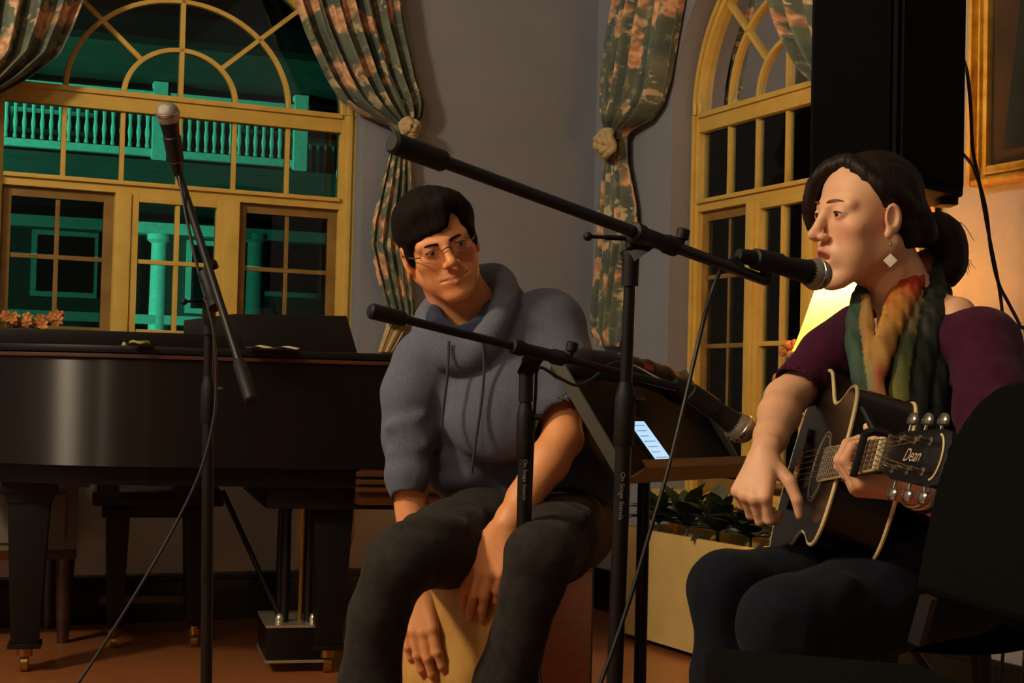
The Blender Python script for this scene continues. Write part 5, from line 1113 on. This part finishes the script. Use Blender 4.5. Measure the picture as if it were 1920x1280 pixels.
fbw = lambda x: .0275 + (.0218 - .0275) * (x - .2) / (SCL - .2); fb0_ = .208
MB().prism([Gt(fb0_, -fbw(fb0_), .0015), Gt(SCL, -fbw(SCL), .004), Gt(SCL, fbw(SCL), .004), Gt(fb0_, fbw(fb0_), .0015)], gn * .006).build('fretboard', m_fb, gtr, bevel=.001)
for s in (-1, 1): MB().tube([Gt(fb0_, s * fbw(fb0_), .005), Gt(SCL, s * fbw(SCL), .0075)], .0024, 6).build('fretboard_binding', m_bind, gtr)
for k in range(1, 21):
    x = SCL * 2 ** (-k / 12)
    if x > fb0_: q = (x - fb0_) / (SCL - fb0_); MB().tube([Gt(x, -fbw(x), .0085 + .002 * q), Gt(x, fbw(x), .0085 + .002 * q)], .0012, 6).build('fret', m_nk, gtr)
nk = MB(); rows = []
for x in np.linspace(.3, SCL, 12):
    row = []
    for a in np.linspace(0, math.pi, 11): dp = .021 if x > .36 else .021 + .06 * (.36 - x) / .06; row.append(Gt(x, math.cos(a) * fbw(x) * .98, .002 - math.sin(a) * dp))
    rows.append(row)
nk.grid(rows).build('neck', m_gblk, gtr, smooth=True, ang=180)
MB().box(Gt(SCL + .002, 0, .007), gw * .0225, gt * .0032, gn * .006).build('nut', mat('nut_bone', '#e6d8ae', .4), gtr, bevel=.001)
hd = nrm(gt * .97 - gn * .24); hn_ = nrm(np.cross(gw, hd)); hn_ = hn_ if np.dot(hn_, gn) > 0 else -hn_; H0 = Gt(SCL + .004, 0, .006)
def Gh(x, y, z=0.0): return H0 + hd * x + gw * y + hn_ * z
MB().prism([Gh(x, y, 0) for x, y in [(0, -.022), (.02, -.026), (.045, -.033), (.15, -.038), (.175, -.034), (.182, -.02), (.176, -.008), (.182, 0), (.176, .008), (.182, .02), (.175, .034), (.15, .038), (.045, .033), (.02, .026), (0, .022)]], -hn_ * .015).build('headstock', m_gblk, gtr, bevel=.002)
for s in (-1, 1):
    for k in range(3):
        x = .045 + .042 * k; post = MB().lathe(Gh(x, s * .02, -.002), hn_, [(0, .0062), (.004, .0062), (.0045, .003), (.016, .003), (.017, .0036), (.02, .0036)], 16).build('tuning_post', m_nk, gtr, smooth=True, ang=35)
        kb = MB(); kb.tube([Gh(x, s * .034, -.0085), Gh(x, s * .047, -.0085)], .0024, 8)
        kb.tube([Gh(x, s * .044, -.0085), Gh(x, s * .046, -.0085), Gh(x, s * .052, -.0085), Gh(x, s * .058, -.0085), Gh(x, s * .061, -.0085)], [.008, .0125, .0125, .0095, .004], 16, flat=(hn_, .42)); kb.build('tuning_button', m_nk, gtr, smooth=True, ang=60)
m_str = mat('string_bronze', '#d0a868', .3, .9)
for k in range(6):
    y = (k - 2.5); tp = Gh(.045 + .042 * (2 - abs(int(abs(y) - .5) - 0) if False else [0, 1, 2, 2, 1, 0][k]), (-1 if y < 0 else 1) * .0195, .011)
    MB().tube([Gt(-.008, y * .0108, .009), Gt(0, y * .0108, .0145), Gt(SCL + .002, y * .0072, .0135), tp], .0008, 5).build('string', m_str, gtr)
cu = bpy.data.curves.new('logo', 'FONT'); cu.body = 'Dean'; cu.size = .025; cu.shear = .5; cu.align_x = 'CENTER'; cu.align_y = 'CENTER'; cu.extrude = .0002
o = bpy.data.objects.new('logo', cu); COL.objects.link(o); me = bpy.data.meshes.new_from_object(o.evaluated_get(bpy.context.evaluated_depsgraph_get())); bpy.data.objects.remove(o)
_sx = 1 if np.dot(np.cross(hd, gw), hn_) > 0 else -1
for v in me.vertices: v.co = Vector(Gh(.088 + v.co.x * .85, (v.co.y) * _sx, .0008 + v.co.z))
link('lettering', me, mat('logo_silver', '#b9a890', .35), gtr, False)
MB().tube([Gh(.15 + .018 * math.cos(t), .03 * math.sin(t), .001) for t in np.linspace(-1.5, 1.5, 16)], .0016, 6).build('inlay_arc', m_bind, gtr, smooth=True)
# capo clamped on the neck
cp = thing('capo', 'black spring capo clamped across the guitar neck', 'capo', Gt(SCL - .085, 0, .02)); cx = SCL - .082
MB().box(Gt(cx, -.002, .0185), gw * .032, gt * .0075, gn * .0045).build('pressure_bar', m_rub, cp, bevel=.002)
MB().tube(spline([Gt(cx, .03, .018), Gt(cx, .037, .004), Gt(cx, .034, -.02), Gt(cx, .012, -.036)], 5), .0062, 8).build('jaw', m_rub, cp, smooth=True)
MB().tube([Gt(cx, .036, .006), Gt(cx - .012, .066, .03)], [.006, .004], 8).build('lever', m_rub, cp, smooth=True)

# ================================================================= singing woman
wom = thing('person', 'woman in a maroon top and scarf singing and playing guitar', 'person', V(1740, 1040, 2.8) * A_(1, 1, 0))
HW = Head(V(1632, 405, 2.77), (-.95, -.33, -.03), math.radians(-3), 1.04)
SB = Sdf((.36, 2.14, .58), (.98, 3.16, 1.34), .0027); sculpt_head(SB, HW, True, .015)
nbW = V(1718, 590, 2.81); sfar, snear = V(1612, 636, 2.91), V(1846, 650, 2.67)
SB.cone(HW(0, -.03, -.055), nbW, .047, .052, .02); SB.cone(HW(0, .0, -.085), nbW + A_(-.02, -.01, 0), .036, .042, .02)
SB.path([V(1745, 900, 2.82), V(1738, 740, 2.80), nbW], [.09, .10, .055], .03); SB.cone(sfar, snear, .042, .042, .03); SB.cone(nbW, V(1795, 592, 2.73), .042, .034, .03)
elF, wrF = V(1472, 748, 2.80), V(1434, 850, 2.61); elN, wrN = V(1868, 985, 2.40), V(1712, 917, 2.275)
SB.path([sfar, elF], [.043, .036], .02); SB.path([elF, lerp(elF, wrF, .3), lerp(elF, wrF, .7), wrF], [.037, .037, .029, .0235], .012)
SB.path([snear, elN], [.043, .036], .02); SB.path([elN, lerp(elN, wrN, .35), wrN], [.036, .035, .0225], .012)
make_hand(SB, wrF, V(1408, 928, 2.57) - wrF, A_(.75, -.55, .1), A_(-.55, -.8, 0), [(1.0, 1.1, .6), (1.15, 1.1, .6), (1.25, 1.15, .6), (1.3, 1.15, .6)], ((.55, .75, -.25), (.75, .45, -.5), (.7, .1, -.7)), .96, .06, .022)
_jm, _fj = make_hand(SB, wrN, A_(-1, .02, .02), A_(0, -1, 0), A_(-.1, -.25, -1), [(.95, 1.1, .7), (1.0, 1.0, .7), (.95, 1.0, .7), (.9, 1.0, .7)], ((.7, .3, -.75), (.6, .1, -.9), (.5, 0, -1)), .93, .05, .021)
me = SB.mesh('body', 1); color_attr(me, skin_cols(SB.verts, HW, '#dfab85', True)); link('body', me, m_skin, wom)
eyes(HW, wom, (.1, 1, -.12)); m_hairW = mat('hair_brown', '#1f110a', .55, col2='#120905', scale=30, stretch=(1, 1, .2), bump=.5, bscale=160, spec=.25); brows(HW, wom, mat('brow_brown', '#6a4228', .7), .0019, True)
SH = Sdf(HW.o - A_(.2, .2, .22), HW.o + A_(.26, .2, .2), .0032); eh_ = lambda c, r, k, op='+': SH.ell(HW(*c), [x * HW.sc for x in r], k, op, HW.R)
eh_((0, -.008, .040), (.079, .085, .073), .01); eh_((0, -.043, -.012), (.064, .05, .06), .03)
eh_((.045, .118, -.052), (.10, .098, .118), .008, '-'); eh_((.0, .05, -.105), (.11, .085, .07), .012, '-'); eh_((.09, .008, -.024), (.022, .024, .031), .006, '-'); eh_((-.09, .008, -.018), (.022, .026, .036), .006, '-')
def lock(pts, rads, k=.012): P = spline([HW(*p) for p in pts], 4); SH.path(P, list(np.interp(np.linspace(0, 1, len(P)), np.linspace(0, 1, len(rads)), rads)), k)
lock([(.012, .048, .094), (-.018, .074, .080), (-.046, .084, .054), (-.060, .086, .014), (-.064, .076, -.03)], [.007, .009, .010, .009, .004])
lock([(.0, .05, .094), (-.04, .064, .076), (-.064, .062, .04), (-.074, .058, .0), (-.074, .045, -.045)], [.010, .014, .014, .012, .006])
lock([(.01, .052, .094), (.040, .050, .078), (.066, .024, .048), (.074, -.005, .034), (.068, -.04, .012)], [.006, .007, .008, .008, .008])
lock([(.05, -.04, .03), (.04, -.075, -.01), (.02, -.1, -.035)], [.018, .02, .018])
# tied tail
tl = [V(1722, 438, 2.83), V(1738, 428, 2.84), V(1762, 432, 2.84), V(1778, 462, 2.84), V(1778, 502, 2.835), V(1764, 530, 2.83)]
SH.path(spline(tl, 3), list(np.interp(np.linspace(0, 1, 16), [0, .15, .45, .8, 1], [.026, .017, .032, .028, .008])), .012)
SH.path([V(1768, 430, 2.84), V(1796, 430, 2.84)], [.010, .002], .01); SH.path([V(1770, 505, 2.83), V(1786, 532, 2.83)], [.014, .002], .012)
SH.wob(strands(HW, .0008, 330)); link('hair', SH.mesh('hair', 1), m_hairW, wom)
rg = random.Random(5); fly = MB()
for i in range(40):
    a = V(1750 + rg.uniform(-8, 25), 425 + rg.uniform(-6, 60), 2.83); fly.tube(spline([a, a + A_(.02 + .02 * rg.random(), 0, .004), a + A_(.035 + .02 * rg.random(), 0, -.01 - .03 * rg.random())], 4), [.0006] * 8 + [.0002], 4)
fly.build('loose_hair', m_hairW, wom)['kind'] = 'stuff'
hb_ = MB().tube([V(1736, 432, 2.835) + A_(.0, .022 * math.cos(t), .022 * math.sin(t)) for t in np.linspace(0, 6.283, 20)], .005, 8, cap=False).build('hair_band', m_rub, wom, smooth=True)
# earring
er = HW(.081, .011, -.044); m_pearl = mat('mother_of_pearl', '#e9dccb', .2, coat=.4)
MB().tube([er, er - UP * .022], .0009, 6).sphere(er - UP * .008, .003, 10).sphere(er - UP * .018, .0016, 8).build('earring_hook', m_nk, wom, smooth=True)
ec = er - UP * .036; q1 = nrm(np.cross(UP, ec - CAM)); rr_ = .0125; MB().prism([ec + UP * rr_, ec + q1 * rr_, ec - UP * rr_, ec - q1 * rr_], nrm(ec - CAM) * .004).build('earring_drop', m_pearl, wom, bevel=.0015)
# maroon top
m_top = mat('maroon_jersey', '#40102a', .85, col2='#340c22', scale=70, bump=.15, bscale=600, sheen=.05, spec=.15); tfW = nrm(A_(-.8, -.6, 0))
SW = Sdf((.44, 2.3, .5), (1.02, 3.16, 1.1), .0045)
SW.path([V(1760, 1010, 2.83), V(1752, 900, 2.83), V(1742, 740, 2.81), V(1735, 650, 2.81)], [.135, .122, .128, .10], .04, flat=(tfW, .78)); SW.cone(V(1632, 640, 2.90), V(1830, 650, 2.69), .062, .064, .04)
SW.path([V(1612, 632, 2.91), V(1555, 672, 2.865), V(1499, 722, 2.81)], [.062, .056, .047], .02); SW.path([snear, lerp(snear, elN, .35) + A_(.012, 0, 0), lerp(snear, elN, .7) + A_(.008, 0, 0), lerp(snear, elN, .93)], [.066, .062, .054, .049], .03)
SW.ell(V(1665, 770, 2.73), [.06, .06, .07], .04)
for a, b, dd in (((1590, 690), (1545, 645), 2.82), ((1560, 715), (1520, 680), 2.79), ((1860, 700), (1800, 780), 2.56), ((1880, 740), (1810, 830), 2.5), ((1850, 660), (1780, 720), 2.62)): SW.cone(V(*a, dd), V(*b, dd + .04), .011, .007, .02)
SW.wob(folds(.0022, 32, 31)); SW.wob(folds(.0006, 150, 32))
SW.cone(nbW + A_(.0, 0, -.012), nbW + UP * .16, .082, .11, .01, '-'); SW.cone(V(1778, 562, 2.75), V(1785, 500, 2.75), .028, .045, .01, '-'); SW.cone(V(1493, 727, 2.806), V(1440, 772, 2.78), .042, .055, .004, '-')
link('top', SW.mesh('top', 1), m_top, wom)
# scarf: dyed strands
SF = Sdf((.53, 2.48, .66), (.9, 2.98, 1.14), .0036); strips = []
def strand(pts, rads, cols, fl=None, k=.0025):
    P = spline([V(*p) for p in pts], 5); rr = list(np.interp(np.linspace(0, 1, len(P)), np.linspace(0, 1, len(rads)), rads)); SF.path(P, rr, k, flat=fl); strips.append((np.array(P), np.array(rr), cols))
fv = (nrm(A_(-.5, -.86, 0)), .55)
strand([(1612, 555, 2.76), (1603, 600, 2.74), (1604, 650, 2.71), (1616, 710, 2.68), (1635, 760, 2.66)], [.014, .017, .018, .018, .012], [(0, '#2d3f36'), (.5, '#34503f'), (1, '#2c3c34')], fv)
strand([(1626, 560, 2.74), (1624, 610, 2.72), (1632, 660, 2.69), (1640, 720, 2.66), (1650, 790, 2.64), (1656, 822, 2.635)], [.010, .014, .015, .016, .016, .010], [(0, '#8a6a34'), (.4, '#a87c3e'), (.6, '#7c7a4a'), (.75, '#a5442a'), (1, '#b05a30')], fv)
strand([(1742, 480, 2.86), (1714, 508, 2.80), (1694, 552, 2.745), (1672, 610, 2.70), (1655, 670, 2.67), (1645, 720, 2.655), (1664, 790, 2.63)], [.016, .028, .028, .021, .016, .013, .010], [(0, '#7a4030'), (.12, '#7d3d28'), (.3, '#b8381c'), (.42, '#a8702e'), (.65, '#a27a3a'), (.8, '#a0502c'), (1, '#8a7038')], fv)
strand([(1700, 484, 2.80), (1684, 540, 2.745), (1664, 590, 2.71), (1650, 640, 2.685)], [.008, .010, .011, .008], [(0, '#b98a3a'), (1, '#b08436')], fv)
strand([(1718, 570, 2.73), (1700, 640, 2.69), (1690, 700, 2.665), (1686, 760, 2.65), (1690, 815, 2.64)], [.016, .020, .018, .020, .014], [(0, '#6a4a2a'), (.3, '#3d5038'), (.6, '#7a7a3a'), (1, '#3c4c34')], fv)
strand([(1752, 498, 2.83), (1750, 545, 2.77), (1742, 600, 2.715), (1728, 670, 2.68), (1718, 740, 2.655), (1716, 805, 2.64)], [.016, .024, .026, .026, .024, .018], [(0, '#23281f'), (.4, '#1d221c'), (1, '#20281f')], fv)
strand([(1770, 540, 2.80), (1768, 600, 2.73), (1756, 680, 2.68), (1748, 760, 2.655), (1746, 840, 2.65)], [.014, .02, .022, .024, .018], [(0, '#1c1f1b'), (1, '#191d1a')], fv)
strand([(1612, 555, 2.76), (1640, 520, 2.86), (1700, 500, 2.90), (1740, 496, 2.86), (1752, 498, 2.83)], [.014, .018, .02, .02, .016], [(0, '#2d3f36'), (.6, '#6a3a2a'), (1, '#23281f')], None)
SF.wob(lambda x, y, z: .0010 * np.sin(260 * x + 150 * y + 18 * z) + .0006 * np.sin(420 * x - 90 * y + 14 * z)); me = SF.mesh('scarf', 1); vv = SF.verts
best = np.full(len(vv), 1e9); colr = np.zeros((len(vv), 3))
for P, rr, cols in strips:
    d2_ = np.stack([np.linalg.norm(vv - p, axis=1) - r_ for p, r_ in zip(P, rr)], 1); j = d2_.argmin(1); dm = d2_.min(1); t = j / (len(P) - 1) + .03 * np.sin(vv[:, 2] * 60 + vv[:, 0] * 60)
    ks = np.array([c_[0] for c_ in cols]); cs = np.array([rgb(c_[1])[:3] for c_ in cols]); cc_ = np.stack([np.interp(t, ks, cs[:, q]) for q in range(3)], 1); w = dm < best; best[w] = dm[w]; colr[w] = cc_[w]
color_attr(me, colr); link('scarf', me, attr_mat('scarf_silk', .6, bump=.15, bscale=500, sheen=.03, var=.15, spec=.2), wom)
# jeans, shoes
m_jean = mat('dark_denim', '#0e1420', .95, col2='#090d16', scale=80, bump=.25, bscale=800, sheen=.02, spec=.2)
SJ = Sdf((.28, 2.3, .04), (1.02, 3.08, .72), .005); hF, hN = V(1700, 1090, 2.80), V(1800, 1090, 2.62); kF, kN = V(1368, 1110, 2.56), V(1466, 1168, 2.36)
aF, aN = A_(kF[0] + .015, kF[1] + .02, .09), A_(kN[0] + .09, kN[1] + .06, .09); SJ.ell(V(1755, 1050, 2.84), [.15, .15, .10], .05)
for hp, kn, an in ((hF, kF, aF), (hN, kN, aN)): SJ.path([hp, lerp(hp, kn, .5), kn], [.092, .082, .066], .04); SJ.path([kn, lerp(kn, an, .35), an], [.064, .060, .045], .03)
for kn in (kF, kN):
    for q in range(3): SJ.cone(kn + A_(.02, -.05, -.03 - .03 * q), kn + A_(.08, -.03, -.0 - .03 * q), .008, .005, .02)
for q in range(4): SJ.cone(lerp(hN, kN, .1 + .2 * q) + A_(0, -.06, .05), lerp(hN, kN, .25 + .2 * q) + A_(0, -.07, .0), .008, .005, .025)
SJ.wob(folds(.002, 34, 41)); SJ.wob(folds(.0006, 150, 42)); link('jeans', SJ.mesh('jeans', 1), m_jean, wom)
for an in (aF, aN):
    SS = Sdf(A_(an[0] - .28, an[1] - .15, -.01), A_(an[0] + .12, an[1] + .15, .16), .005); fd = nrm(A_(-1, -.2, 0))
    SS.cone(an + A_(.02, 0, -.03), an + fd * .09 + A_(0, 0, -.045), .04, .036, .02); SS.cone(an + fd * .08 + A_(0, 0, -.055), an + fd * .16 + A_(0, 0, -.06), .035, .027, .02); SS.plane(A_(0, 0, .004), A_(0, 0, -1)); link('shoe', SS.mesh('shoe'), m_shoe, wom)
# jewellery
ax_ = nrm(elN - wrN)
def band(p, r_, w, m, name):
    e1 = nrm(np.cross(ax_, UP)); e2 = np.cross(ax_, e1); MB().tube([p + (e1 * math.cos(t) + e2 * math.sin(t)) * r_ for t in np.linspace(0, 6.283, 28)], w, 8, cap=False).build(name, m, wom, smooth=True)
band(wrN + ax_ * .004, .0255, .0035, m_nk, 'bracelet'); band(wrN + ax_ * .017, .0262, .0028, m_nk, 'bracelet'); band(wrN + ax_ * .03, .0275, .0028, m_rub, 'bracelet')
rp_ = lerp(_jm[2], _fj[2], .5); _ra = nrm(_fj[2] - _jm[2]); _r1 = nrm(np.cross(_ra, UP)); _r2 = np.cross(_ra, _r1)
MB().tube([rp_ + (_r1 * math.cos(t) + _r2 * math.sin(t)) * .0102 for t in np.linspace(0, 6.283, 18)], .0016, 6, cap=False).build('ring', m_nk, wom, smooth=True)
# guitar strap button cloth and the stool she sits on
sp = V(1755, 1050, 2.84); stl = thing('stool', 'black round stool under the singing woman', 'stool', sp * A_(1, 1, 0)); sz_ = float(sp[2]) - .098
MB().lathe(A_(sp[0], sp[1], sz_ - .05), UP, [(0, .15), (.006, .17), (.035, .175), (.05, .16)], 32).build('seat', m_seat, stl, smooth=True, ang=40)
for k in range(4):
    t_ = k * 1.571 + .6; e = A_(math.cos(t_), math.sin(t_), 0); cyl('leg', A_(sp[0], sp[1], sz_ - .045) + e * .11, A_(sp[0], sp[1], .004) + e * .17, .011, m_steel, stl)
